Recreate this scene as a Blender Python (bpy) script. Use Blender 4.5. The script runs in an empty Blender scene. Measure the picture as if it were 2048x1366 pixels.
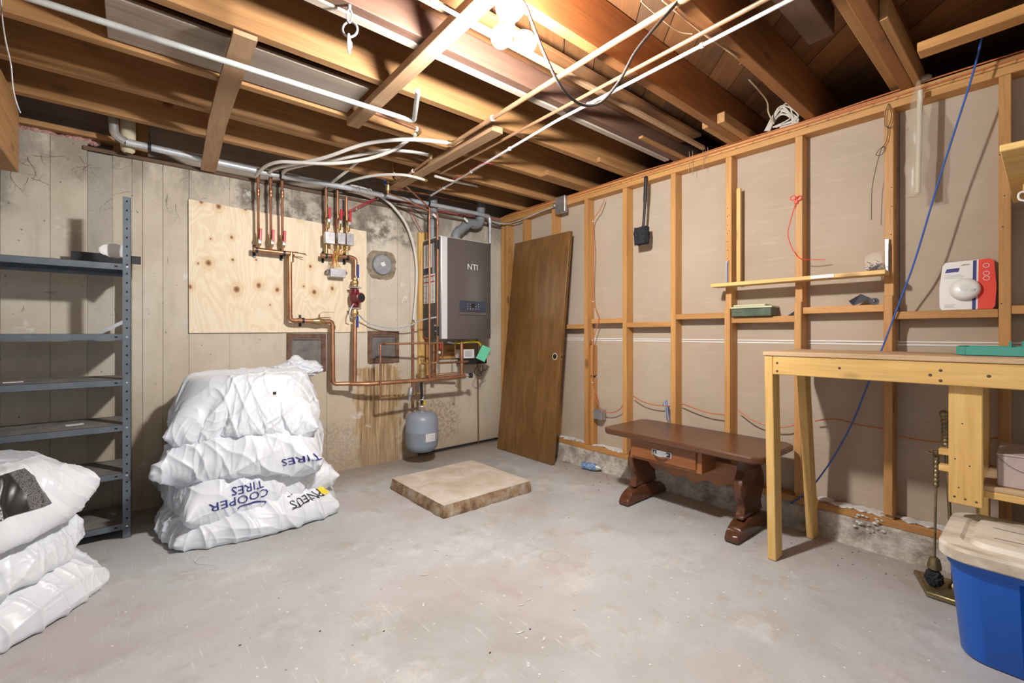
import bpy, bmesh, math, random
from mathutils import Vector, Matrix, noise
random.seed(7)
S = bpy.context.scene
COL = S.collection
# ---------------------------------------------------------------- camera, world, lights, exposure
F, H, CX, CY = 900.0, 1.13, 1024.0, 667.0
YAW = math.radians(49.97)
cam = bpy.data.objects.new('camera', bpy.data.cameras.new('camera'))
COL.objects.link(cam)
cam.location = (0, 0, H)
cam.rotation_euler = (math.pi/2, 0, YAW - math.pi/2)
cam.data.sensor_width = 36; cam.data.lens = 36*F/2048
cam.data.shift_y = -(683-CY)/2048
cam.data.clip_start = 0.02
S.camera = cam
S.view_settings.view_transform = 'Standard'; S.view_settings.look = 'None'
S.view_settings.gamma = 1; S.view_settings.use_curve_mapping = False
S.view_settings.exposure = 0.0
w = bpy.data.worlds.new('world'); S.world = w; w.use_nodes = True
w.node_tree.nodes['Background'].inputs[0].default_value = (0.88, 0.945, 1.0, 1)
w.node_tree.nodes['Background'].inputs[1].default_value = 0.48
BULB_L = 1620.0          # radiance of the two ceiling bulbs
def fill_lamp(loc, p, r):  # unseen fill lamps added behind the camera to lift the shadows
    l = bpy.data.lights.new('fill_lamp', 'POINT'); l.energy = p; l.shadow_soft_size = r; l.color = (1, .98, .96)
    o = bpy.data.objects.new('fill_lamp', l); o.location = loc; COL.objects.link(o)
fill_lamp((0.4, -1.6, 2.1), 17, .25)
fill_lamp((-1.6, -0.6, 2.1), 5, .25)

# ---------------------------------------------------------------- measuring helpers: point where a sight line meets a real plane
fw = (math.cos(YAW), math.sin(YAW)); rt = (math.sin(YAW), -math.cos(YAW))
def ray(px, py):
    u = (px-CX)/F; v = (CY-py)/F
    return (fw[0]+rt[0]*u, fw[1]+rt[1]*u, v)
def onx(px, py, x):
    d = ray(px, py); t = x/d[0]; return Vector((x, d[1]*t, H+d[2]*t))
def ony(px, py, y):
    d = ray(px, py); t = y/d[1]; return Vector((d[0]*t, y, H+d[2]*t))
def onz(px, py, z):
    d = ray(px, py); t = (z-H)/d[2]; return Vector((d[0]*t, d[1]*t, z))
def ws(pts): return [ony(*p) for p in pts]

# ---------------------------------------------------------------- node helpers and materials
def mat(name, color=(.5, .5, .5), rough=.6, metal=0.0, **kw):
    m = bpy.data.materials.new(name); m.use_nodes = True
    b = m.node_tree.nodes['Principled BSDF']
    b.inputs['Base Color'].default_value = (*color, 1); b.inputs['Roughness'].default_value = rough
    b.inputs['Metallic'].default_value = metal
    for k, v in kw.items(): b.inputs[k.replace('_', ' ')].default_value = v
    m.diffuse_color = (*color, 1)
    return m
class N:
    def __init__(s, m): s.t = m.node_tree; s.b = s.t.nodes['Principled BSDF']
    def n(s, typ, **kw):
        o = s.t.nodes.new('ShaderNode'+typ)
        for k, v in kw.items():
            if k.startswith('i_'):
                key = k[2:]; key = int(key) if key.isdigit() else key.replace('_', ' ')
                if hasattr(v, 'is_output'): s.t.links.new(v, o.inputs[key])
                else: o.inputs[key].default_value = v
            else: setattr(o, k, v)
        return o
    def l(s, a, b): s.t.links.new(a, b)
    def pos(s): return s.n('NewGeometry').outputs['Position']
    def mapv(s, v, scale=(1, 1, 1), loc=(0, 0, 0)):
        o = s.n('Mapping'); o.inputs['Scale'].default_value = scale; o.inputs['Location'].default_value = loc
        s.l(v, o.inputs['Vector']); return o.outputs[0]
    def noise(s, v, scale, detail=4, rough=.55, dist=0):
        o = s.n('TexNoise'); s.l(v, o.inputs['Vector'])
        o.inputs['Scale'].default_value = scale; o.inputs['Detail'].default_value = detail
        o.inputs['Roughness'].default_value = rough; o.inputs['Distortion'].default_value = dist
        return o.outputs['Fac']
    def ramp(s, f, stops, interp='LINEAR'):
        o = s.n('ValToRGB'); s.l(f, o.inputs[0]); r = o.color_ramp; r.interpolation = interp
        while len(r.elements) > 1: r.elements.remove(r.elements[-1])
        r.elements[0].position = stops[0][0]; r.elements[0].color = (*stops[0][1], 1)
        for p, c in stops[1:]:
            e = r.elements.new(p); e.color = (*c, 1)
        return o.outputs[0]
    def math(s, op, a, b=0.0, c=None, clamp=False):
        o = s.n('Math', operation=op, use_clamp=clamp)
        for i, x in enumerate((a, b) if c is None else (a, b, c)):
            if hasattr(x, 'is_output'): s.l(x, o.inputs[i])
            else: o.inputs[i].default_value = x
        return o.outputs[0]
    def step(s, v, a, b):      # smooth 0..1 as v goes a..b
        o = s.n('MapRange', interpolation_type='SMOOTHSTEP'); s.l(v, o.inputs[0])
        o.inputs[1].default_value = a; o.inputs[2].default_value = b; return o.outputs[0]
    def mix(s, f, a, b, mode='MIX'):
        o = s.n('Mix', data_type='RGBA', blend_type=mode)
        for k, x in ((0, f), (6, a), (7, b)):
            if hasattr(x, 'is_output'): s.l(x, o.inputs[k])
            else: o.inputs[k].default_value = (*x, 1) if isinstance(x, tuple) else x
        return o.outputs[2]
    def bump(s, h, strength=.3, dist=.01):
        o = s.n('Bump'); o.inputs['Strength'].default_value = strength; o.inputs['Distance'].default_value = dist
        s.l(h, o.inputs['Height']); s.l(o.outputs[0], s.b.inputs['Normal'])
    def color(s, c): s.l(c, s.b.inputs['Base Color'])

def wood(name, c1, c2, axis='x', rough=.6, knots=.5, cd=None, ring=14, stain=0.0, rnd=.22):
    m = mat(name, c2, rough); N_ = N(m)
    tc = N_.n('TexCoord').outputs['Object']; r = N_.n('ObjectInfo').outputs['Random']
    off = N_.n('CombineXYZ', i_0=N_.math('MULTIPLY', r, 31.7), i_1=N_.math('MULTIPLY', r, 17.3), i_2=N_.math('MULTIPLY', r, 53.1)).outputs[0]
    v = N_.n('VectorMath', operation='ADD', i_0=tc, i_1=off).outputs[0]
    i = 'xyz'.index(axis)
    sc = [ring]*3; sc[i] = .9
    f = N_.noise(N_.mapv(v, sc), 2.2, 5, .6, .8)
    sc2 = [60]*3; sc2[i] = 2.5
    g = N_.noise(N_.mapv(v, sc2), 2.0, 2, .5)
    cd = cd or tuple(x*.45 for x in c1)
    c = N_.ramp(f, [(.3, c1), (.5, tuple((a+b)/2 for a, b in zip(c1, c2))), (.68, c2)])
    c = N_.mix(N_.math('MULTIPLY', N_.step(g, .5, .75), .28), c, cd)
    big = N_.noise(v, 1.3, 2)
    c = N_.mix(N_.math('MULTIPLY', N_.step(big, .42, .7), .35), c, tuple(x*.72 for x in c1))
    c = N_.mix(rnd, c, N_.ramp(r, [(0, tuple(x*.7 for x in c1)), (1, tuple(min(1, x*1.15) for x in c2))]))
    if stain:
        st = N_.noise(v, 3.1, 5, .65)
        c = N_.mix(N_.math('MULTIPLY', N_.step(st, .5, .64), stain), c, (.10, .07, .05))
    if knots:
        sk = [6.5]*3; sk[i] = 2.6
        vo = N_.n('TexVoronoi'); N_.l(N_.mapv(v, sk), vo.inputs['Vector']); vo.inputs['Scale'].default_value = 1
        k = N_.step(vo.outputs['Distance'], .17, .05)
        c = N_.mix(N_.math('MULTIPLY', k, knots), c, tuple(x*.3 for x in c1))
    N_.color(c); N_.bump(N_.math('ADD', g, f), .12, .004)
    return m
M = {}
for ax in 'xyz':
    M['joist_'+ax] = wood('joist_wood_'+ax, (.29, .135, .046), (.48, .265, .105), ax, .62, .5)
    M['pine_'+ax] = wood('pine_'+ax, (.46, .21, .060), (.64, .345, .115), ax, .55, .75)
    M['bright_'+ax] = wood('bright_pine_'+ax, (.62, .36, .10), (.80, .54, .20), ax, .5, .6)
M['joist_red'] = wood('red_joist_wood', (.21, .075, .020), (.35, .145, .045), 'x', .6, .4)
M['joist_dark'] = wood('speckled_joist_wood', (.085, .042, .028), (.15, .078, .05), 'x', .6, .3)
M['deck'] = wood('deck_plank_wood', (.15, .06, .022), (.34, .155, .055), 'x', .6, .5, stain=.6, rnd=.5)
M['strap'] = wood('strapping_wood', (.34, .20, .105), (.48, .30, .165), 'y', .7, .5)
M['grey_board'] = wood('weathered_board', (.30, .24, .19), (.44, .37, .30), 'x', .8, .3, cd=(.12, .1, .08))
M['dark_wood'] = wood('dark_sill_wood', (.09, .055, .035), (.16, .10, .06), 'x', .8, .3)
M['door'] = wood('door_veneer', (.115, .052, .014), (.25, .125, .042), 'z', .3, 0, ring=7)
M['table'] = wood('stained_oak', (.085, .032, .016), (.15, .062, .03), 'y', .3, 0)
M['table_leg'] = wood('stained_oak_leg', (.08, .028, .013), (.13, .048, .022), 'z', .25, 0)
M['drawer'] = wood('drawer_front_wood', (.22, .07, .02), (.36, .13, .04), 'y', .3, 0)
M['benchtop'] = wood('chipboard_top', (.50, .33, .18), (.66, .48, .29), 'y', .75, .1)

def concrete_wall():
    m = mat('poured_concrete', (.6, .55, .45), .9); n = N(m); p = n.pos()
    s = n.n('SeparateXYZ'); n.l(p, s.inputs[0]); x, z = s.outputs[0], s.outputs[2]
    r = n.n('ObjectInfo').outputs['Random']
    a = n.noise(p, 2.0, 6, .6); b = n.noise(n.mapv(p, (1, 1, .25)), 9, 5, .65)
    c = n.ramp(a, [(.3, (.50, .44, .34)), (.5, (.62, .56, .46)), (.7, (.70, .655, .56))])
    c = n.mix(n.math('MULTIPLY', n.step(b, .52, .72), .35), c, (.40, .34, .25))
    c = n.mix(.2, c, n.ramp(r, [(0, (.46, .41, .33)), (.5, (.58, .52, .42)), (1, (.68, .63, .52))]))
    wob = n.noise(p, 5, 5, .65); wv = n.math('MULTIPLY', n.math('SUBTRACT', wob, .5), .35)
    def box(x0, x1, z0, z1, k=.06):
        xx = n.math('ADD', x, wv); zz = n.math('ADD', z, wv)
        f = n.math('MULTIPLY', n.step(xx, x0-k, x0+k), n.step(xx, x1+k, x1-k))
        return n.math('MULTIPLY', f, n.math('MULTIPLY', n.step(zz, z0-k, z0+k), n.step(zz, z1+k, z1-k)))
    fine = n.noise(p, 38, 6, .75)
    # mould and damp near the top, efflorescence, rust run below the small hatch, damp patches near the floor
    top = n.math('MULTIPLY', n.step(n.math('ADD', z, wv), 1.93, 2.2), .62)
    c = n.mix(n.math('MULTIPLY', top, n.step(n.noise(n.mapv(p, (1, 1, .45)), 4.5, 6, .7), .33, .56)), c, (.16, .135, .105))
    c = n.mix(n.math('MULTIPLY', n.step(n.noise(n.mapv(p, (1, 1, .3), (4, 0, 1)), 3.2, 6, .68), .52, .68), n.step(z, 1.2, 2.0)), c, (.34, .30, .25))
    c = n.mix(n.math('MULTIPLY', box(.55, 2.0, 1.93, 2.3), n.step(n.noise(p, 9, 6, .7), .38, .62)), c, (.17, .145, .115))
    strip = n.math('MULTIPLY', n.math('GREATER_THAN', x, -.216), n.math('LESS_THAN', x, -.102))
    c = n.mix(n.math('MULTIPLY', strip, n.math('ADD', .35, n.math('MULTIPLY', n.step(z, 1.2, 2.1), .3))), c, (.30, .29, .27))
    streak = n.noise(n.mapv(p, (26, 1, 1.2)), 2.2, 5, .7)
    rust = box(1.44, 1.83, -.2, .86, .03)
    c = n.mix(n.math('MULTIPLY', rust, .95), c, n.ramp(streak, [(.36, (.10, .05, .02)), (.45, (.27, .15, .06)), (.53, (.45, .29, .14)), (.62, (.60, .47, .30))]))
    c = n.mix(n.math('MULTIPLY', n.step(fine, .56, .7), .28), c, (.33, .28, .21)); c = n.mix(n.math('MULTIPLY', n.step(n.noise(p, 70, 3, .6), .6, .72), .25), c, (.76, .73, .67))
    c = n.mix(n.math('MULTIPLY', box(1.92, 2.42, .1, .5), n.math('MULTIPLY', n.step(fine, .38, .62), .85)), c, (.22, .16, .11))
    c = n.mix(n.math('MULTIPLY', box(.8, 1.44, -.2, .38), n.math('MULTIPLY', n.step(fine, .38, .62), .7)), c, (.27, .23, .19))
    c = n.mix(n.math('MULTIPLY', n.step(n.math('ADD', z, wv), .26, .0), .45), c, (.30, .23, .16))
    c = n.mix(n.math('MULTIPLY', box(-.62, -.55, 1.8, 2.15), .7), c, (.12, .13, .13))
    c = n.mix(n.math('MULTIPLY', n.step(n.math('ADD', z, n.math('MULTIPLY', wv, 1.6)), 1.25, .35), .35), c, (.47, .35, .21))
    wh = n.noise(n.mapv(p, (1, 1, 1), (3, 0, 7)), 3.3, 6, .7)
    c = n.mix(n.math('MULTIPLY', n.step(wh, .63, .70), .6), c, (.78, .76, .72))
    spots = n.n('TexVoronoi'); n.l(n.mapv(p, (1, 1, .8)), spots.inputs['Vector']); spots.inputs['Scale'].default_value = 17
    c = n.mix(n.math('MULTIPLY', n.step(spots.outputs['Distance'], .10, .04), .7), c, (.12, .10, .08))
    n.color(c); n.bump(n.math('ADD', b, n.math('MULTIPLY', fine, .5)), .35, .01)
    return m
M['wall'] = concrete_wall()
def floor_mat():
    m = mat('floor_concrete', (.6, .57, .53), .55); n = N(m); p = n.pos()
    s = n.n('SeparateXYZ'); n.l(p, s.inputs[0]); x, y = s.outputs[0], s.outputs[1]
    a = n.noise(p, 1.1, 6, .62, .4); b = n.noise(p, 4.5, 6, .7, .3); f = n.noise(p, 45, 4, .7)
    c = n.ramp(a, [(.28, (.36, .35, .335)), (.45, (.46, .465, .46)), (.6, (.515, .53, .53)), (.75, (.60, .62, .635))])
    c = n.mix(n.math('MULTIPLY', n.step(b, .5, .68), .5), c, (.365, .33, .295))
    c = n.mix(n.math('MULTIPLY', n.step(n.noise(p, 2.3, 6, .75), .52, .66), .5), c, (.66, .66, .655))
    pink = n.noise(n.mapv(p, (1, 1, 1), (5, 2, 0)), 1.5, 4)
    c = n.mix(n.math('MULTIPLY', n.step(pink, .52, .68), .38), c, (.45, .345, .335))
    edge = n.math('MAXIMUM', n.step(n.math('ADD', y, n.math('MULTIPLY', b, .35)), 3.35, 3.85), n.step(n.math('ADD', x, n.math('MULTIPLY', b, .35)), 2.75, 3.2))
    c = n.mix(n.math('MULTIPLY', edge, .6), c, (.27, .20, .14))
    ring = n.math('LESS_THAN', n.math('ABSOLUTE', n.math('SUBTRACT', n.n('VectorMath', operation='DISTANCE', i_0=p, i_1=(1.62, 1.62, 0)).outputs['Value'], .055)), .006)
    c = n.mix(n.math('MULTIPLY', ring, .25), c, (.3, .28, .26))
    scr = n.noise(n.mapv(p, (30, 2.2, 1)), 2.5, 4, .7)
    c = n.mix(n.math('MULTIPLY', n.step(scr, .60, .70), .45), c, (.74, .73, .72))
    fl = n.n('TexVoronoi'); n.l(p, fl.inputs['Vector']); fl.inputs['Scale'].default_value = 16
    c = n.mix(n.math('MULTIPLY', n.step(fl.outputs['Distance'], .09, .04), .8), c, (.82, .81, .79))
    fl2 = n.n('TexVoronoi'); n.l(n.mapv(p, (1, 1, 1), (2, 3, 0)), fl2.inputs['Vector']); fl2.inputs['Scale'].default_value = 9
    c = n.mix(n.math('MULTIPLY', n.step(fl2.outputs['Distance'], .055, .03), .7), c, (.16, .13, .10))
    c = n.mix(n.math('MULTIPLY', n.step(f, .55, .75), .2), c, (.42, .38, .34))
    n.color(c); n.bump(n.math('ADD', b, n.math('MULTIPLY', f, .3)), .15, .006)
    return m
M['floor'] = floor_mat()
def curb_mat():
    m = mat('curb_concrete', (.4, .36, .3), .95); n = N(m); p = n.pos()
    a = n.noise(p, 7, 6, .7); b = n.noise(n.mapv(p, (1, 1, 3)), 16, 5, .7)
    c = n.ramp(a, [(.3, (.15, .125, .10)), (.44, (.38, .33, .27)), (.56, (.58, .53, .46)), (.7, (.74, .71, .66))])
    c = n.mix(n.math('MULTIPLY', n.step(b, .5, .7), .6), c, (.22, .17, .13)); n.color(c); n.bump(n.math('ADD', a, b), .8, .02); return m
M['curb'] = curb_mat()
def slab_mats():
    m = mat('slab_top', (.6, .52, .42), .8); n = N(m); p = n.pos(); a = n.noise(p, 4, 6, .65, .5)
    n.color(n.ramp(a, [(.3, (.47, .38, .27)), (.5, (.60, .52, .43)), (.65, (.68, .63, .56))])); n.bump(a, .15, .005)
    k = mat('slab_side', (.3, .2, .12), .95); n = N(k); p = n.pos(); a = n.noise(n.mapv(p, (1, 1, .7)), 13, 6, .75)
    c = n.ramp(a, [(.3, (.07, .055, .045)), (.43, (.24, .15, .085)), (.52, (.38, .25, .14)), (.62, (.40, .36, .30)), (.75, (.6, .55, .47))]); n.color(c); n.bump(a, 1.0, .02)
    return m, k
M['slab_top'], M['slab_side'] = slab_mats()
def noisy(name, c1, c2, scale, rough=.7, metal=0, bump=0, detail=5, lo=.35, hi=.65, mp=(1, 1, 1)):
    m = mat(name, c2, rough, metal); n = N(m); p = n.n('TexCoord').outputs['Object']; a = n.noise(n.mapv(p, mp), scale, detail, .65)
    n.color(n.ramp(a, [(lo, c1), (hi, c2)]))
    if bump: n.bump(a, bump, .01)
    return m
def drywall_mat():
    m = mat('drywall_paper', (.5, .4, .32), .85); n = N(m); p = n.pos()
    a = n.noise(p, 1.3, 4, .6); b = n.noise(n.mapv(p, (1, 1.2, 9)), 4, 4, .6)
    c = n.ramp(a, [(.3, (.42, .335, .245)), (.7, (.51, .42, .325))])
    c = n.mix(n.math('MULTIPLY', n.step(b, .55, .7), .25), c, (.60, .50, .42))
    sp = n.noise(n.mapv(p, (1, 5, 1.6)), 3.2, 5, .75)
    c = n.mix(n.math('MULTIPLY', n.step(sp, .70, .74), .7), c, (.78, .74, .70))
    n.color(c); n.bump(b, .06, .004); return m
M['drywall'] = drywall_mat()
def plywood():
    m = mat('plywood_face', (.8, .66, .44), .6); n = N(m); p = n.pos()
    warp = n.noise(n.mapv(p, (3.2, 1, .9)), 1.6, 3, .5, .6)
    bands = n.math('SINE', n.math('MULTIPLY', warp, 85))
    c = n.mix(n.step(bands, -1, 1), (.77, .63, .43), (.83, .71, .52))
    big = n.noise(p, 2.2, 4); c = n.mix(n.math('MULTIPLY', n.step(big, .45, .7), .5), c, (.83, .72, .56))
    sepz = n.n('SeparateXYZ'); n.l(p, sepz.inputs[0])
    K = [(402,403,1),(437,413,1.3),(490,417,1.1),(526,420,.8),(545,424,.8),(417,526,1.4),(465,520,.7),(512,520,.5),(473,579,1.5),(517,571,1.3),(554,580,1.1),(380,574,1),(628,584,1.2),(664,577,1),(620,533,.8),(607,573,.6),(600,434,1.2),(645,440,.9),(727,448,1),(463,475,.8),(421,478,.5),(396,527,.5),(540,610,.4),(560,480,.4)]
    d = None
    for px, py, k in K:
        q = ony(px, py, 3.73)
        v = n.n('VectorMath', operation='SUBTRACT', i_0=p, i_1=tuple(q)).outputs[0]
        v = n.mapv(v, (1/k*1.25, 0, 1/k))
        L = n.n('VectorMath', operation='LENGTH', i_0=v).outputs['Value']
        d = L if d is None else n.math('MINIMUM', d, L)
    d = n.math('ADD', d, n.math('MULTIPLY', n.math('SUBTRACT', n.noise(p, 30, 3), .5), .012))
    halo = n.math('MULTIPLY', n.step(d, .055, .014), .55)
    c = n.mix(halo, c, (.66, .43, .20))
    c = n.mix(n.math('MULTIPLY', n.step(n.math('SINE', n.math('MULTIPLY', d, 420)), .2, 1), n.math('MULTIPLY', n.step(d, .06, .02), .4)), c, (.60, .38, .18))
    c = n.mix(n.step(d, .017, .012), c, (.36, .16, .06)); c = n.mix(n.step(d, .008, .004), c, (.12, .06, .03))
    n.color(c); return m
M['ply'] = plywood()
M['ply_edge'] = mat('plywood_edge', (.30, .19, .10), .8)
M['copper'] = noisy('copper', (.34, .16, .085), (.54, .28, .16), 9, .36, .75, mp=(1, 1, 1))
M['copper_dull'] = noisy('dull_copper', (.26, .13, .08), (.44, .22, .12), 12, .45, .7)
M['copper_thin'] = noisy('ceiling_copper', (.42, .24, .13), (.56, .34, .2), 6, .45, .5)
M['brass'] = noisy('brass', (.40, .28, .12), (.62, .47, .24), 18, .35, .85)
M['brass_old'] = noisy('aged_brass', (.20, .16, .08), (.36, .29, .16), 14, .45, .8)
M['galv'] = noisy('galvanised_steel', (.44, .47, .50), (.60, .63, .66), 14, .42, .35)
M['galv_light'] = noisy('painted_conduit', (.46, .49, .48), (.62, .65, .63), 8, .45, .25)
M['chrome'] = mat('chrome', (.75, .76, .78), .25, .7)
M['steel'] = noisy('box_steel', (.40, .40, .42), (.60, .60, .62), 20, .35, .8)
M['pex'] = mat('pex_white', (.70, .67, .62), .45)
M['white_pl'] = mat('white_plastic', (.80, .79, .76), .4)
M['conduit_white'] = mat('white_conduit', (.66, .63, .60), .5)
M['vent'] = mat('grey_vent_pipe', (.25, .27, .29), .42)
M['shelf'] = noisy('grey_enamel', (.105, .125, .15), (.155, .18, .205), 7, .42, .25)
M['shelf_top'] = noisy('dusty_shelf', (.13, .12, .115), (.25, .23, .21), 9, .8, 0)
M['dark_metal'] = mat('dark_metal', (.03, .033, .04), .4, .5)
M['black'] = mat('black_plastic', (.018, .018, .02), .45)
M['hole'] = mat('dark_hole', (.01, .01, .01), .9)
M['red'] = mat('red_plastic', (.50, .02, .035), .4)
M['redwire'] = mat('red_wire', (.42, .03, .04), .5)
M['blue'] = mat('blue_plastic', (.02, .06, .30), .4)
M['pump'] = mat('pump_red', (.16, .012, .02), .35)
M['bluecable'] = mat('blue_cable', (.05, .13, .45), .4)
M['orange'] = mat('orange_cable', (.52, .16, .06), .5)
M['tan_cable'] = mat('tan_cable', (.50, .36, .22), .5)
M['black_cable'] = mat('black_cable', (.05, .042, .036), .65)
M['white_cable'] = mat('white_cable', (.68, .62, .54), .5)
M['yellow'] = mat('yellow_gas_hose', (.62, .48, .03), .4)
M['green_tag'] = mat('green_tag', (.12, .55, .34), .6)
M['boiler'] = mat('boiler_grey', (.19, .178, .172), .3, .6)
M['boiler_side'] = mat('boiler_side', (.075, .07, .07), .4, .3)
M['boiler_edge'] = mat('boiler_edge', (.78, .80, .84), .3, .3)
M['panel_blue'] = mat('control_panel', (.045, .055, .085), .35)
M['tank'] = mat('tank_enamel', (.26, .30, .37), .38)
M['label'] = mat('paper_label', (.74, .74, .74), .6)
M['print_grey'] = mat('grey_print', (.35, .35, .37), .6)
M['print_red'] = mat('red_print', (.40, .03, .03), .6)
M['print_blue'] = mat('blue_print', (.025, .03, .20), .5)
M['print_black'] = mat('black_print', (.02, .02, .025), .5)
M['print_yellow'] = mat('yellow_print', (.80, .62, .03), .5)
M['rust'] = noisy('rusty_plate', (.10, .05, .03), (.22, .13, .09), 16, .8, .2, .4)
M['plate_grey'] = noisy('hatch_plate', (.12, .11, .11), (.22, .20, .19), 10, .6, .3, .1)
M['disc'] = noisy('zinc_disc', (.26, .28, .30), (.38, .40, .42), 16, .5, .5)
M['mortar'] = noisy('mortar', (.16, .13, .09), (.36, .30, .22), 20, .95, 0, 1.0)
M['tote'] = mat('blue_tote', (.004, .10, .50), .35)
M['lid'] = noisy('cream_lid', (.50, .42, .32), (.74, .68, .58), 5, .5, 0, .05, 5, .38, .55, (2.2, .8, 1))
M['teal'] = mat('teal_plastic', (.07, .34, .28), .45)
M['card_red'] = mat('card_red', (.78, .05, .025), .5)
M['card_box'] = noisy('box_card', (.42, .33, .30), (.54, .43, .40), 6, .7)
M['brush'] = noisy('brush_bristle', (.008, .009, .012), (.03, .033, .04), 60, .9, 0, 1)
M['cream'] = mat('foam_sleeve', (.62, .56, .38), .8)
M['plaster'] = noisy('plaster_crumb', (.55, .53, .50), (.80, .78, .75), 30, .95, 0, .6)
M['bottle'] = noisy('blue_foil', (.03, .12, .40), (.45, .62, .85), 70, .25, .3)
M['greenbox'] = noisy('dark_green_tin', (.05, .08, .05), (.11, .14, .09), 12, .5)
M['greenlid'] = mat('pale_green_lid', (.55, .56, .36), .5)
M['insul'] = noisy('pink_insulation', (.38, .20, .18), (.60, .38, .34), 30, 1, 0, 1)
M['glassbag'] = mat('clear_plastic', (.62, .55, .42), .25); M['glassbag'].node_tree.nodes['Principled BSDF'].inputs['Alpha'].default_value = .22
M['stickcream'] = mat('cream_stick', (.72, .66, .52), .5)
M['nail'] = mat('nail_head', (.12, .10, .08), .5, .6)
def bagmat():
    m = mat('white_bag_film', (.80, .82, .84), .33); n = N(m); p = n.n('TexCoord').outputs['Object']
    a = n.noise(p, 3.0, 3, .5, .6); b = n.noise(n.mapv(p, (1, 1, 2.2)), 9, 4, .6, 1.2)
    n.color(n.ramp(a, [(.3, (.68, .73, .80)), (.7, (.76, .79, .83))])); n.bump(b, .12, .02)
    n.b.inputs['Subsurface Weight'].default_value = .0
    return m
M['bag'] = bagmat()
def tread():
    m = mat('printed_tread', (.02, .02, .02), .35); n = N(m); p = n.n('TexCoord').outputs['UV']
    v = n.n('TexVoronoi', feature='DISTANCE_TO_EDGE'); n.l(n.mapv(p, (17, 7, 1)), v.inputs['Vector'])
    s = n.n('SeparateXYZ'); n.l(p, s.inputs[0])
    a = n.mix(n.step(v.outputs['Distance'], .06, .12), (.015, .015, .015), (.20, .20, .21))
    c = n.mix(n.step(s.outputs[0], .85, .87), (.016, .015, .014), a)
    hub = n.n('TexVoronoi', feature='DISTANCE_TO_EDGE'); n.l(n.mapv(p, (9, 4, 1)), hub.inputs['Vector'])
    h = n.mix(n.step(hub.outputs['Distance'], .05, .10), (.04, .035, .045), (.50, .50, .53))
    c = n.mix(n.step(s.outputs[0], .71, .695), c, h)
    n.color(c); return m
M['tread'] = tread()
def emis(name, c, s):
    m = mat(name, (1, 1, 1), .4); b = m.node_tree.nodes['Principled BSDF']
    b.inputs['Emission Color'].default_value = (*c, 1); b.inputs['Emission Strength'].default_value = s; return m
M['bulb'] = emis('lit_bulb', (1.0, .98, .955), BULB_L)
M['porcelain'] = mat('porcelain', (.85, .84, .80), .3)

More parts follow.
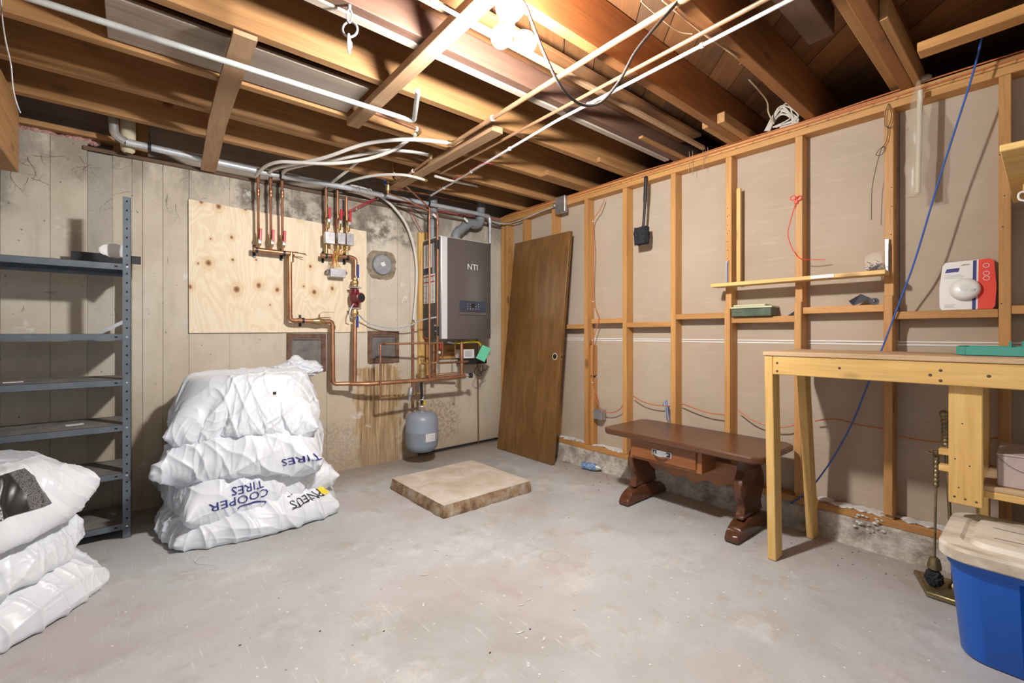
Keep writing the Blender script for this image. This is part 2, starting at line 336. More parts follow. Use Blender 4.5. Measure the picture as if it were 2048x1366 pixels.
# ---------------------------------------------------------------- object helpers
ORG = {}
def link(name, me, m, parent=None, smooth=None):
    """place a mesh built in world coordinates, origin at its own centre-bottom"""
    if me.vertices:
        co = [v.co for v in me.vertices]
        lo = Vector([min(c[i] for c in co) for i in range(3)]); hi = Vector([max(c[i] for c in co) for i in range(3)])
        o0 = Vector(((lo.x+hi.x)/2, (lo.y+hi.y)/2, lo.z))
        me.transform(Matrix.Translation(-o0))
    else: o0 = Vector((0, 0, 0))
    ob = bpy.data.objects.new(name, me); COL.objects.link(ob)
    for x in (m if isinstance(m, (list, tuple)) else [m]): me.materials.append(x)
    po = ORG[parent.name] if parent else Vector((0, 0, 0))
    if parent: ob.parent = parent
    ob.location = o0 - po
    ORG[ob.name] = o0
    return ob
class B:
    """collects shapes in one bmesh"""
    def __init__(s): s.m = bmesh.new()
    def add(s, vs, fs, mi=0):
        v = [s.m.verts.new(c) for c in vs]
        for f in fs:
            try:
                q = s.m.faces.new([v[i] for i in f]); q.material_index = mi
            except ValueError: pass
        return v
    def box(s, x0, x1, y0, y1, z0, z1, bev=0, mi=0):
        x0, x1 = sorted((x0, x1)); y0, y1 = sorted((y0, y1)); z0, z1 = sorted((z0, z1))
        v = s.add([(x, y, z) for z in (z0, z1) for y in (y0, y1) for x in (x0, x1)],
                  [(0, 2, 3, 1), (4, 5, 7, 6), (0, 1, 5, 4), (1, 3, 7, 5), (3, 2, 6, 7), (2, 0, 4, 6)], mi)
        if bev: s._bev(v, bev)
        return s
    def _bev(s, v, bev, seg=1):
        vs = set(v); es = [e for e in s.m.edges if e.verts[0] in vs and e.verts[1] in vs]
        bmesh.ops.bevel(s.m, geom=es, offset=bev, segments=seg, affect='EDGES', profile=.5)
    def obox(s, c, ax, ay, az, hx, hy, hz, bev=0, mi=0):
        c = Vector(c); vs = [c+ax*(hx*i)+ay*(hy*j)+az*(hz*k) for k in (-1, 1) for j in (-1, 1) for i in (-1, 1)]
        v = s.add(vs, [(0, 2, 3, 1), (4, 5, 7, 6), (0, 1, 5, 4), (1, 3, 7, 5), (3, 2, 6, 7), (2, 0, 4, 6)], mi)
        if bev: s._bev(v, bev)
        return s
    def beam(s, a, b, wd, th, up=Vector((0, 0, 1)), bev=0, mi=0):
        a = Vector(a); b = Vector(b); d = (b-a).normalized(); side = d.cross(up).normalized(); u = side.cross(d)
        return s.obox((a+b)/2, d, side, u, (b-a).length/2, wd/2, th/2, bev, mi)
    def tube(s, pts, r, n=10, caps=True, mi=0, closed=False):
        pts = [Vector(p) for p in pts]; k = len(pts); rr = r if isinstance(r, (list, tuple)) else [r]*k
        prev = None; rings = []
        for i, p in enumerate(pts):
            if closed: t = pts[(i+1) % k]-pts[i-1]
            else: t = pts[min(i+1, k-1)]-pts[max(i-1, 0)]
            t = t.normalized() if t.length > 1e-9 else Vector((0, 0, 1))
            if prev is None:
                a = t.cross(Vector((0, 0, 1)) if abs(t.z) < .9 else Vector((1, 0, 0))).normalized()
            else:
                a = (prev - t*prev.dot(t)); a = a.normalized() if a.length > 1e-6 else t.orthogonal().normalized()
            prev = a; b = t.cross(a)
            rings.append([s.m.verts.new(p+(a*math.cos(2*math.pi*j/n)+b*math.sin(2*math.pi*j/n))*rr[i]) for j in range(n)])
        for i in range(k if closed else k-1):
            R0, R1 = rings[i], rings[(i+1) % k]
            for j in range(n):
                f = s.m.faces.new((R0[j], R0[(j+1) % n], R1[(j+1) % n], R1[j])); f.material_index = mi
        if caps and not closed:
            for R in (rings[0][::-1], rings[-1]):
                f = s.m.faces.new(R); f.material_index = mi
        return s
    def lathe(s, c, prof, n=24, axis=Vector((0, 0, 1)), mi=0):
        """prof: (radius, height along axis)"""
        c = Vector(c); ax = axis.normalized(); a = ax.orthogonal().normalized(); b = ax.cross(a); rings = []
        for r, h in prof:
            if r < 1e-6: rings.append([s.m.verts.new(c+ax*h)])
            else: rings.append([s.m.verts.new(c+ax*h+(a*math.cos(2*math.pi*j/n)+b*math.sin(2*math.pi*j/n))*r) for j in range(n)])
        for R0, R1 in zip(rings, rings[1:]):
            for j in range(n):
                q = [R0[j % len(R0)], R0[(j+1) % n % len(R0)], R1[(j+1) % n % len(R1)], R1[j % len(R1)]]
                u = []
                for v in q:
                    if v not in u: u.append(v)
                if len(u) > 2:
                    f = s.m.faces.new(u); f.material_index = mi
        return s
    def prism(s, poly, dirv, mi=0, bev=0):
        """poly: list of 3D points (planar), extruded along dirv"""
        dirv = Vector(dirv); n = len(poly); vs = [Vector(p) for p in poly]
        v = s.add(vs+[p+dirv for p in vs], [tuple(range(n))[::-1], tuple(range(n, 2*n))]+[(i, (i+1) % n, n+(i+1) % n, n+i) for i in range(n)], mi)
        if bev: s._bev(v, bev)
        return s
    def ball(s, c, r, sub=2, sc=(1, 1, 1), mi=0):
        q = bmesh.ops.create_icosphere(s.m, subdivisions=sub, radius=r, matrix=Matrix.Translation(Vector(c)) @ Matrix.Diagonal((*sc, 1)))
        for v in q['verts']:
            for f in v.link_faces: f.material_index = mi
        return s
    def out(s, name, m, parent=None, smooth=True, ang=.6):
        bmesh.ops.recalc_face_normals(s.m, faces=s.m.faces)
        if smooth:
            for f in s.m.faces: f.smooth = True
            for e in s.m.edges:
                if len(e.link_faces) == 2 and e.calc_face_angle(0) > ang: e.smooth = False
        me = bpy.data.meshes.new(name); s.m.to_mesh(me); s.m.free()
        return link(name, me, m, parent)
def tag(o, label=None, cat=None, group=None, kind=None):
    if label: o['label'] = label
    if cat: o['category'] = cat
    if group: o['group'] = group
    if kind: o['kind'] = kind
    return o
def thing(name, loc, label, cat, group=None, kind=None):
    o = bpy.data.objects.new(name, None); COL.objects.link(o); o.location = loc; o.empty_display_size = .05
    ORG[o.name] = Vector(loc); return tag(o, label, cat, group, kind)
def struct(name, loc=(0, 0, 0)):
    o = bpy.data.objects.new(name, None); COL.objects.link(o); o.location = loc; ORG[o.name] = Vector(loc); o['kind'] = 'structure'; return o
def box(name, m, parent, x0, x1, y0, y1, z0, z1, bev=.0015):
    return B().box(x0, x1, y0, y1, z0, z1, bev).out(name, m, parent)
def smoothpts(pts, k=8, closed=False):
    P = [Vector(p) for p in pts]; n = len(P); out = []
    rng = range(n) if closed else range(n-1)
    for i in rng:
        g = (lambda j: P[j % n]) if closed else (lambda j: P[max(0, min(n-1, j))])
        a, b, c, d = g(i-1), g(i), g(i+1), g(i+2)
        for q in range(k):
            t = q/k
            out.append(.5*((2*b)+(c-a)*t+(2*a-5*b+4*c-d)*t*t+(3*b-a-3*c+d)*t**3))
    if not closed: out.append(P[-1])
    return out
def fillet(pts, r=.03, k=5):
    P = [Vector(p) for p in pts]; out = [P[0]]
    for a, b, c in zip(P, P[1:], P[2:]):
        u = (a-b); v = (c-b); d = min(r, u.length*.45, v.length*.45); p0 = b+u.normalized()*d; p1 = b+v.normalized()*d
        for i in range(k+1):
            t = i/k; out.append((1-t)**2*p0+2*t*(1-t)*b+t*t*p1)
    out.append(P[-1]); return out
def pipe(name, m, pts, r, parent=None, fr=.03, n=10): return B().tube(fillet(pts, fr), r, n).out(name, m, parent)
def cable(name, m, pts, r, parent=None, n=6, k=8): return B().tube(smoothpts(pts, k), r, n).out(name, m, parent)
def textmesh(body, size=1.0, extrude=0.0):
    cu = bpy.data.curves.new('t', 'FONT'); cu.body = body; cu.size = size; cu.extrude = extrude; cu.align_x = 'CENTER'; cu.align_y = 'CENTER'; cu.resolution_u = 2
    ob = bpy.data.objects.new('t', cu); COL.objects.link(ob)
    dg = bpy.context.evaluated_depsgraph_get(); dg.update(); me = bpy.data.meshes.new_from_object(ob.evaluated_get(dg))
    bpy.data.objects.remove(ob); return me
def lettering(name, body, size, m, parent, origin, ux, uy, off=.0008):
    me = textmesh(body, size); ux = Vector(ux).normalized(); uy = Vector(uy).normalized(); nn = ux.cross(uy)
    for v in me.vertices: v.co = Vector(origin)+ux*v.co.x+uy*v.co.y+nn*off
    me.materials.clear(); return link(name, me, m, parent)
X, Y_, Z_ = Vector((1, 0, 0)), Vector((0, 1, 0)), Vector((0, 0, 1))
X0, YB = 2.974, 3.738
PLATE_B, PLATE_T, CURB = 2.284, 2.36, .135
# ================================================================= STRUCTURE
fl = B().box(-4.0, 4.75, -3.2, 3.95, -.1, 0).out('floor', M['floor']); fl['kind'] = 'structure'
# back wall: poured against boards, each board strip its own face
wb = struct('wall_back', (0, YB, 0))
xs = [-3.2, -2.6, -2.1, -1.7, -1.35, -1.05, -.8, -.569, -.375, -.216, -.102, -.010, .042, .145, .285, .52, .93, 1.19, 1.55, 1.803, 1.926, 2.143, 2.45, 2.873, 3.06, 3.5, 4.0, 4.7]
for a, b in zip(xs, xs[1:]):
    d = random.uniform(0, .004); tilt = random.uniform(-.012, .012)
    q = B(); q.box(a+.0009, b-.0009, YB+d, YB+.2, -.05, 2.235+.028*(a+.2) if a > -.3 else 2.29, .0015); q.out('concrete_strip', M['wall'], wb)
box('concrete_core', M['wall'], wb, -3.2, 4.7, YB+.0065, YB+.19, -.05, 2.2)
box('sill_plate', M['dark_wood'], wb, -.235, 4.7, YB-.012, YB+.13, 2.238, 2.262)
box('rim_board', M['grey_board'], wb, -3.2, 4.7, YB+.14, YB+.18, 2.26, 2.62)
for a, b in ((-.1, -.02), (-.005, .07)): box('cripple_block', M['joist_z'], wb, a, b, YB+.04, YB+.12, 2.262, 2.6)
iq = B()
for i in range(26): iq.ball((-.52+i*.014, YB+.03, 2.30+random.uniform(-.008, .008)), random.uniform(.014, .024), 1)
tag(iq.out('insulation_fluff', M['insul'], wb), kind='stuff')
box('edge_board', M['joist_x'], wb, -1.2, -.05, YB-.03, YB+.1, 2.315, 2.345)
# mortar ring + zinc disc in the wall
c = ony(763, 530, YB)
mr = B(); vs = []
ring = []
for i in range(40):
    a = 2*math.pi*i/40; ca, sa = math.cos(a), math.sin(a); sq = (abs(ca)**3.2+abs(sa)**3.2)**(-1/3.2)
    rx, rz = .132*sq*(1+random.uniform(-.04, .04)), .125*sq*(1+random.uniform(-.04, .04)); ring.append((c.x+rx*ca, YB-.004, c.z+rz*sa))
mr.prism(ring, (0, .02, 0)); mr.out('mortar_patch', M['mortar'], wb)
tag(B().lathe(c+Vector((0, -.006, 0)), [(0, -.022), (.082, -.022), (.086, -.018), (.09, -.006), (.09, .01)], 32, -Y_*-1).out('round_vent_cover', M['disc'], wb), 'grey zinc disc set in rough mortar')
st = B().obox(c+Vector((.003, -.0295, .004)), (X+Z_*.5).normalized(), Y_, (Z_-X*.5).normalized(), .018, .0008, .018).out('paper_sticker', M['label'], wb)
# the two metal hatches let into the wall
def hatch(px0, px1, py0, py1, label):
    a = ony(px0, py0, YB); b = ony(px1, py1, YB)
    t = thing('metal_hatch', ((a.x+b.x)/2, YB, b.z), label, 'hatch', 'rusty metal hatches in the concrete wall')
    x0, x1, z0, z1 = a.x, b.x, b.z, a.z; f = .035
    q = B(); q.box(x0, x1, YB-.014, YB, z1-f, z1, .002); q.box(x0, x1, YB-.014, YB, z0, z0+f, .002)
    q.box(x0, x0+f, YB-.014, YB, z0+f, z1-f, .002); q.box(x1-f, x1, YB-.014, YB, z0+f, z1-f, .002); q.out('frame', M['rust'], t)
    B().box(x0+f, x1-f, YB-.009, YB+.004, z0+f, z1-f, .002).out('cover_plate', M['plate_grey'], t)
    q = B(); q.tube([(x0+f+.01, YB-.012, z1-f-.012), (x1-f-.01, YB-.012, z1-f-.012)], .006, 6); q.out('pull_lip', M['rust'], t)
    q = B()
    for i in range(40): q.ball((random.uniform(x0, x1), YB-.008, z0+abs(random.gauss(0, .022))), random.uniform(.004, .011), 1, (1, .5, .8))
    tag(q.out('rust_flake', M['rust'], t), kind='stuff')
    return t
hatch(573, 651, 667, 742, 'rusty square metal hatch in the wall half hidden behind the wrapped tyres')
hatch(735, 797, 662, 724, 'rusty square metal hatch above the brown rust run, right of the copper riser')
# dried roots clinging to the wall
rq = B()
def root(x, z, a, L, r, d=0):
    pts = [Vector((x, YB-.003, z))]
    for i in range(7):
        a += random.uniform(-.5, .5); x += math.cos(a)*L/7; z += math.sin(a)*L/7; pts.append(Vector((x, YB-.003, z)))
    rq.tube(pts, [r*(1-i/9) for i in range(8)], 4, False)
    if d < 2:
        for k in (2, 4, 5):
            if random.random() < .7: root(pts[k].x, pts[k].z, a+random.choice((-1, 1))*random.uniform(.4, 1.1), L*.5, r*.6, d+1)
for i in range(26):
    root(random.uniform(-.75, .7), random.uniform(1.95, 2.22), random.uniform(3.4, 6.2), random.uniform(.05, .18), .0009)
for i in range(12): root(random.uniform(-.7, .3), random.uniform(1.25, 1.7), random.uniform(0, 6), random.uniform(.03, .08), .0008)
tag(rq.out('dried_root', M['nail'], wb), kind='stuff')

# right wall: studs in front of drywall, on a concrete curb
wr = struct('wall_right', (X0, 1, 0))
q = B()
ny = 120
top, bot = [], []
ys = [3.73-i*(3.73+2.6)/ny for i in range(ny+1)]
vs = []
for y in ys:
    n1 = noise.noise(Vector((y*5, 0, 0)))*.016; n2 = noise.noise(Vector((y*4, 3, 0)))*.02
    vs += [(X0-.03+n2-.02, y, 0), (X0-.02+n1, y, .06+n2*.5), (X0-.012+n1*.6, y, CURB-.012), (X0+.0, y, CURB), (3.1, y, CURB), (3.1, y, 0)]
fs = []
for i in range(ny):
    for j in range(6):
        a = i*6+j; b = i*6+(j+1) % 6; fs.append((a, b, b+6, a+6))
q.add(vs, fs+[tuple(range(6)), tuple(range(ny*6, ny*6+6))[::-1]]); q.out('concrete_curb', M['curb'], wr)
box('bottom_plate', M['pine_y'], wr, X0, 3.063, -2.6, 3.72, CURB+.001, .175, .002)
box('top_plate', M['pine_y'], wr, X0, 3.063, -2.6, 3.73, PLATE_B, PLATE_B+.037, .002)
box('top_plate', M['pine_y'], wr, X0, 3.063, -2.6, 3.73, PLATE_B+.039, PLATE_T-.001, .002)
SY = [3.722, 3.66, 3.377, 2.969, 2.574, 2.175, 1.756, 1.361, .955, .545, .142, -.27, -.68, -1.1, -1.5, -1.9, -2.3]
for y in SY: box('stud', M['pine_z'], wr, X0+.0005, 3.063, y-.038, y, .176, PLATE_B-.001, .002)
box('stud', M['pine_z'], wr, X0+.035, 3.063, 2.533, 2.50, .176, .75, .002)
box('stud', M['pine_z'], wr, X0+.035, 3.063, 2.533, 2.50, .77, 1.03, .002)
for (ya, yb), z in {(3.62, 3.377): 1.215, (3.339, 2.969): 1.225, (2.931, 2.574): 1.19, (2.498, 2.175): 1.233, (2.137, 1.756): 1.197, (1.718, 1.361): 1.249, (1.323, .955): 1.216, (.917, .545): 1.263, (.507, .142): 1.222, (.104, -.27): 1.235, (-.308, -.68): 1.21}.items():
    box('blocking', M['pine_y'], wr, X0+.002, 3.063, yb+.001, ya-.001, z-.019, z+.019, .002)
for y, zt in ((1.361, 1.30), (.955, 1.315), (.545, 1.325)): box('furring_strip', M['pine_z'], wr, X0-.018, X0-.0005, y-.037, y-.001, .20, zt, .002)
box('thin_stick', M['bright_z'], wr, X0+.02, X0+.04, 1.275, 1.30, 1.46, 2.07, .001)
for z0, z1, ed in ((.136, 1.0835, (3.73, 2.955, .52, -1.9, -2.6)), (1.084, PLATE_T, (3.73, 2.94, .5, -1.9, -2.6))):
    for a, b in zip(ed, ed[1:]): box('drywall_panel', M['drywall'], wr, 3.0635, 3.078, b+.0015, a-.0015, z0, z1, .001)
q = B()
for a, b in zip([3.61]+[s-.038 for s in SY[2:]], SY[2:]):
    if a-b > .05: q.box(3.0605, 3.066, b+.001, a-.001, 1.068, 1.0750); q.box(3.0605, 3.066, b+.001, a-.001, 1.0835, 1.0905)
q.box(3.060, 3.066, 2.936, 2.944, 1.4, 2.28)
q.out('plaster_joint', M['white_pl'], wr)
q = B()
for a, b, k in ((2.93, 2.575, 46), (2.5, 2.18, 42), (2.13, 1.77, 12), (.91, .56, 40), (.5, .15, 46), (1.7, 1.4, 10)):
    for i in range(k): q.ball((random.uniform(X0+.02, 3.06), random.uniform(b, a), .177+random.uniform(0, .004)), random.uniform(.008, .026), 1, (1.2, 1.5, .35))
tag(q.out('plaster_crumbs', M['plaster'], wr), kind='stuff')
q = B()
for y in (2.9, 2.62, 2.3, 2.1, .66, .63, .6, .57):
    for i in range(5): q.ball((X0-.02+random.uniform(-.02, .02), y+random.uniform(-.03, .03), random.uniform(.1, .17) if y < 1 else random.uniform(.01, .05)), random.uniform(.004, .010), 1, (.7, 1.3, .8))
tag(q.out('plaster_drip', M['plaster'], wr), kind='stuff')
box('light_block_partition', M['drywall'], wr, 3.08, 4.7, -2.62, -2.6, 0, 2.6)  # unseen partition added to keep the space past the studs dark
wf = B().box(4.7, 4.8, -2.6, 3.95, 0, 2.62).out('wall_light_block', M['drywall']); wf['kind'] = 'structure'  # unseen wall added to stop world light leaking in from the right
# nails sticking out of studs and plate
nq = B()
for y, z in ((3.60, 2.1), (3.60, 2.02), (3.61, 1.98), (3.6, 1.82), (3.61, 1.55), (3.6, 1.2)): nq.tube([(X0+.03, y+.02, z), (X0-.01, y-.05, z+.015)], .0018, 5)
for i in range(26):
    y = 2.3-i*.1; nq.tube([(X0+.002, y, PLATE_T-.03), (X0-.004, y-.006, PLATE_T-.042), (X0-.004, y-.018, PLATE_T-.02)], .0011, 4)
for y in (.522, .13, 1.34):
    for z in (1.9, 1.78, 1.62, 1.25, 1.0): nq.ball((X0-.001, y+random.uniform(-.008, .008), z+random.uniform(-.04, .04)), .003, 1)
for z in range(9): nq.ball((X0-.001, 1.348, 1.95-z*.055), .003, 1)
tag(nq.out('nail', M['nail'], wr), kind='stuff')

# ceiling: joists along x, diagonal deck planks, strapping
ce = struct('ceiling', (1, 1, PLATE_T))
JY = [3.37, 2.97, 2.56, 2.09, 1.67, 1.25, .85, .43, -.01, -.42, -.84, -1.26, -1.68, -2.1, -2.5]
ZD = 2.60
for y in JY:
    box('joist', M['joist_red' if y < 1.5 else 'joist_dark' if y < 1.8 else 'joist_x'], ce, -3.2, 4.69, y, y+.05, PLATE_T+.001, ZD-.001, .003)
box('joist', M['joist_x'], ce, 1.6, 4.6, .485, .525, PLATE_T+.03, ZD-.002, .003)
def scab(x0, x1, y0, y1, z0, z1, m='joist_x'): box('scab_block', M[m], ce, x0, x1, y0, y1, z0, z1, .003)
scab(2.45, 3.06, 2.49, 2.559, PLATE_T+.001, PLATE_T+.04); scab(2.55, 3.06, 2.06, 2.089, PLATE_T+.002, PLATE_T+.035)
scab(2.45, 3.06, 1.64, 1.669, PLATE_T+.002, PLATE_T+.02); scab(2.62, 3.06, 1.205, 1.249, PLATE_T+.0, PLATE_T+.06); scab(2.62, 3.06, 1.301, 1.34, PLATE_T+.001, PLATE_T+.06)
scab(2.5, 3.0, .905, .93, 2.40, 2.45); scab(2.25, 3.06, .40, .429, PLATE_T+.001, 2.46)
scab(1.75, 2.35, .60, .70, 2.44, 2.56, 'joist_dark')
box('batten', M['strap'], ce, .6, 2.95, 1.485, 1.51, 2.372, 2.395, .002)
box('cover_board', M['deck'], ce, .9, 2.95, 1.512, 1.665, 2.47, 2.49, .002)
box('ply_soffit', M['grey_board'], ce, -.085, .92, 2.225, 2.545, 2.375, 2.392, .002)
box('sister_joist', M['grey_board'], ce, -.4, 2.9, 1.721, 1.76, PLATE_T-.006, 2.52, .003)
sp = (1, 1)
s0 = .075
k = -40
r2 = math.sqrt(.5)
def clip(poly, ax, lim, keep_less):
    out = []
    for i in range(len(poly)):
        p, q2 = poly[i-1], poly[i]
        ip = (p[ax] <= lim) if keep_less else (p[ax] >= lim); iq_ = (q2[ax] <= lim) if keep_less else (q2[ax] >= lim)
        if ip != iq_:
            t = (lim-p[ax])/(q2[ax]-p[ax]); out.append((p[0]+(q2[0]-p[0])*t, p[1]+(q2[1]-p[1])*t))
        if iq_: out.append(q2)
    return out
for k in range(-34, 38):
    sa = .566+.1665*k+.002; sb = sa+.1620
    # s=(x-y)/sqrt2 between sa and sb, along (1,1)
    P = [((sa+L)*r2, (L-sa)*r2) for L in (-6, 8)]+[((sb+L)*r2, (L-sb)*r2) for L in (8, -6)]
    for ax, lim, kl in ((0, -3.2, False), (0, 4.69, True), (1, -2.6, False), (1, 3.9, True)):
        P = clip(P, ax, lim, kl)
        if len(P) < 3: break
    if len(P) < 3: continue
    dz = random.uniform(0, .004); 
    ob = B().prism([(x, y, ZD+dz) for x, y in P], (0, 0, .019)).out('deck_plank', M['deck'], ce)
    # grain follows the plank: turn the mesh 45 degrees and the object back
    ob.data.transform(Matrix.Rotation(-math.pi/4, 4, 'Z')); ob.rotation_euler.z = math.pi/4
box('light_block_sheet', M['deck'], ce, -3.2, 4.69, -2.6, 3.9, ZD+.0245, ZD+.035, 0)  # unseen sheet added above the deck so no light leaks through plank gaps
# strapping boards nailed under the joists
q = B(); pts = [Vector((.348, 2.10, 2.345)), Vector((.352, 2.6, 2.335)), Vector((.36, 3.0, 2.318)), Vector((.375, 3.35, 2.285)), Vector((.39, 3.70, 2.25))]
v = []
for p in pts: v += [(p.x-.043, p.y, p.z-.01), (p.x+.043, p.y, p.z-.01), (p.x+.043, p.y, p.z+.01), (p.x-.043, p.y, p.z+.01)]
f = [(i*4+j, i*4+(j+1) % 4, i*4+4+(j+1) % 4, i*4+4+j) for i in range(4) for j in range(4)]+[(3, 2, 1, 0), (16, 17, 18, 19)]
q.add(v, f); q.out('strapping_board', M['strap'], ce, ang=.5)
box('strapping_board', M['strap'], ce, .93, 1.0, .8, 2.575, 2.318, 2.358, .002)
box('strapping_board', M['strap'], ce, 1.605, 1.685, 2.09, 3.5, 2.320, 2.358, .002)
box('roof_strap', M['pine_y'], ce, 2.53, 2.61, -.6, .355, 2.318, 2.357, .003)
# boxed beam at the left
bm = B().box(-.9, -.469, .2, 3.52, 1.985, 2.305, .003).out('boxed_beam', M['joist_y'], ce)
box('beam_cap', M['joist_y'], ce, -.9, -.473, .2, 3.52, 2.307, 2.358, .003)
box('nailer_block', M['bright_y'], ce, -.72, -.6, 3.0, 3.3, 1.965, 1.984, .002)

# ================================================================= TOP-LEVEL THINGS
# ---- plywood panel
a = ony(377, 398, YB-.014); b = ony(733, 664, YB-.014)
q = B(); poly = [ony(377, 398, YB-.014), ony(733, 463, YB-.014), ony(733, 664, YB-.014), ony(378, 666, YB-.014)]
q.prism(poly, (0, .013, 0)); q.m.normal_update()
for f in q.m.faces: f.material_index = 0 if abs(f.normal.y) > .5 else 1
tag(q.out('plywood_panel', [M['ply'], M['ply_edge']], smooth=False), 'knotty plywood panel fixed to the concrete wall behind the copper manifolds', 'panel')

# ---- light fixture with two bulbs
L0 = onz(1020, 14, 2.345)
lt = thing('ceiling_light', (L0.x, L0.y, 2.36), 'white porcelain lampholder under a joist with two lit bulbs', 'light')
B().lathe((L0.x, L0.y, 2.358), [(0, 0), (.052, 0), (.056, -.01), (.052, -.03), (.036, -.05), (.022, -.056), (.0, -.056)], 28).out('lamp_base', M['porcelain'], lt)
B().lathe((L0.x, L0.y, 2.303), [(.018, 0), (.018, -.03), (.012, -.04), (0, -.04)], 14).out('socket_adapter', M['white_pl'], lt)
b1 = Vector((.952, 1.222, 2.125)); b2 = Vector((1.085, 1.20, 2.165)); hub = Vector((L0.x, L0.y, 2.27))
for p in (b1, b2):
    d = (p-hub).normalized()
    arm = B().tube([hub, hub+d*.055], .013, 10).out('socket_arm', M['black'], lt)
    q = B().lathe(hub+d*.05, [(.012, 0), (.014, .015), (.030, .036), (.038, .062), (.034, .086), (.018, .102), (0, .107)], 20, d)
    q.out('bulb', M['bulb'], lt)
B().tube([hub+Vector((-.012, .01, .01)), hub+Vector((-.03, .02, -.01)), hub+Vector((-.032, .02, .09))], .0035, 6).out('pull_cord', M['tan_cable'], lt)

# ---- chain hanging from the ceiling
ch = thing('hanging_chain', (.6, 1.69, 2.08), 'short steel chain with a large ring hanging from a joist', 'chain')
A0 = onz(699, 14, 2.353)
def linkring(c, rx, rz, r, rot, name, p):
    pts = [Vector(c)+Matrix.Rotation(rot, 3, 'Z') @ Vector((rx*math.cos(a), 0, rz*math.sin(a))) for a in [2*math.pi*i/24 for i in range(24)]]
    return B().tube(pts, r, 8, closed=True).out(name, M['galv'], p)
cx, cy = A0.x, A0.y
B().tube([(cx, cy, 2.36), (cx, cy, 2.34)], .006, 8).out('screw_eye', M['galv'], ch)
linkring((cx, cy, 2.318), .009, .024, .004, -.5, 'chain_link', ch)
linkring((cx+.002, cy, 2.270), .028, .028, .0042, -.7, 'ring', ch)
linkring((cx-.002, cy, 2.215), .011, .034, .0042, .9, 'quick_link', ch)
B().tube([(cx+.006, cy+.008, 2.205), (cx+.006, cy+.008, 2.228)], .0068, 8).out('sleeve_nut', M['galv'], ch)

# ---- ceiling pipes
def clipring(p, d, r, parent, m='white_pl'):
    d = d.normalized(); B().lathe(Vector(p)-d*.006, [(r, 0), (r+.004, 0), (r+.004, .012), (r, .012)], 12, d).out('pipe_clip', M[m], parent)
def tpipe(name, m, pts, r, label, cat='pipe', clips=(), fr=.03, n=10, group=None):
    t = thing(name, tuple(pts[0]), label, cat, group); pipe('tube', m, pts, r, t, fr, n)
    for i, f in clips:
        a, b = Vector(pts[i]), Vector(pts[i+1]); clipring(a+(b-a)*f, b-a, r, t)
    return t
c1a = onz(905, 287, 2.338); c1 = tpipe('copper_pipe', M['copper_thin'], [c1a, Vector((1.525, 1.2, 2.338)), Vector((1.52, -.9, 2.338))], .0125, 'thick copper pipe under the joists, nearest the light bulbs', clips=[(0, .35)])
B().lathe(c1a+Vector((0, .012, 0)), [(.014, 0), (.016, .005), (.016, .03), (.013, .035)], 12, -Y_).out('end_coupling', M['brass'], c1)
c2a = Vector((1.775, 2.95, 2.342)); tpipe('copper_pipe', M['copper_thin'], [c2a, Vector((1.76, 1.4, 2.342)), Vector((1.745, -.9, 2.342))], .009, 'slimmer copper pipe under the joists, between the thick one and the white tube')
tpipe('conduit_tube', M['conduit_white'], [onz(862, 391, 2.343), Vector((1.845, 1.8, 2.343)), Vector((1.825, .6, 2.343)), Vector((1.835, -.9, 2.343))], .0085, 'long white plastic tube clipped under the joists', 'tube', clips=[(0, .15), (0, .42), (0, .72), (1, .2), (1, .72)])
tpipe('copper_pipe', M['copper_thin'], [onz(862, 316, 2.33), onz(781, 375, 2.33)], .009, 'short copper pipe beside the strapping board above the wall manifold', clips=[(0, .4)])
tpipe('copper_pipe', M['copper_dull'], [onz(720, 214, 2.345), onz(840, 261, 2.345)], .011, 'copper stub along a joist below the end of the grey steel pipe', clips=[(0, .93)])
# grey steel pipe with bent end
tpipe('steel_pipe', M['galv_light'], [onz(-120, -60, 2.315), onz(65, -2, 2.312), onz(450, 122, 2.300), onz(828, 243, 2.29), onz(836, 182, 2.30)], .0125, 'long light grey steel pipe with an upturned end below the joists', fr=.035, n=12)
# white stick passing in front of strapping near bulbs
tpipe('conduit_tube', M['conduit_white'], [onz(860, 0, 2.30), onz(972, 62, 2.29)], .007, 'short white tube reaching towards the lit bulbs', 'tube')
# white pex tubes draped from ceiling to wall
def hose(pts, r, label, m='pex', ends=True):
    P = ws(pts); t = thing('pex_hose', tuple(P[0]), label, 'hose', 'white flexible hoses below the joists'); cable('tube', M[m], P, r, t, 10)
    if ends:
        for e, e2 in ((P[-1], P[-2]),):
            d = (e-e2).normalized(); B().lathe(e-d*.01, [(r+.003, 0), (r+.004, .004), (r+.004, .018), (r, .028)], 12, d).out('brass_fitting', M['brass'], t)
    return t
hose([(512, 352, 3.62), (529, 334, 3.45), (558, 324, 3.3), (600, 325, 3.2), (664, 327, 3.05), (734, 318, 2.9), (790, 298, 2.72), (837, 264, 2.52)], .0115, 'white hose curving up to the copper stub near the bent grey pipe')
hose([(540, 352, 3.62), (550, 337, 3.45), (646, 316, 3.05), (734, 287, 2.75), (822, 279, 2.5), (898, 286, 2.42)], .0115, 'longest white hose arching to the thick copper ceiling pipe')
hose([(565, 352, 3.62), (579, 337, 3.4), (676, 318, 3.1), (764, 302, 2.9), (820, 303, 2.82), (860, 311, 2.75)], .0115, 'white hose ending at the short copper pipe by the strapping')
hose([(652, 374, 3.62), (690, 345, 3.45), (722, 318, 3.2)], .0105, 'short straight white hose rising from the right manifold')
hose([(675, 374, 3.62), (700, 362, 3.5), (749, 351, 3.3), (808, 350, 3.1), (850, 360, 3.08)], .0105, 'low white hose passing behind the blue handled ceiling valve')
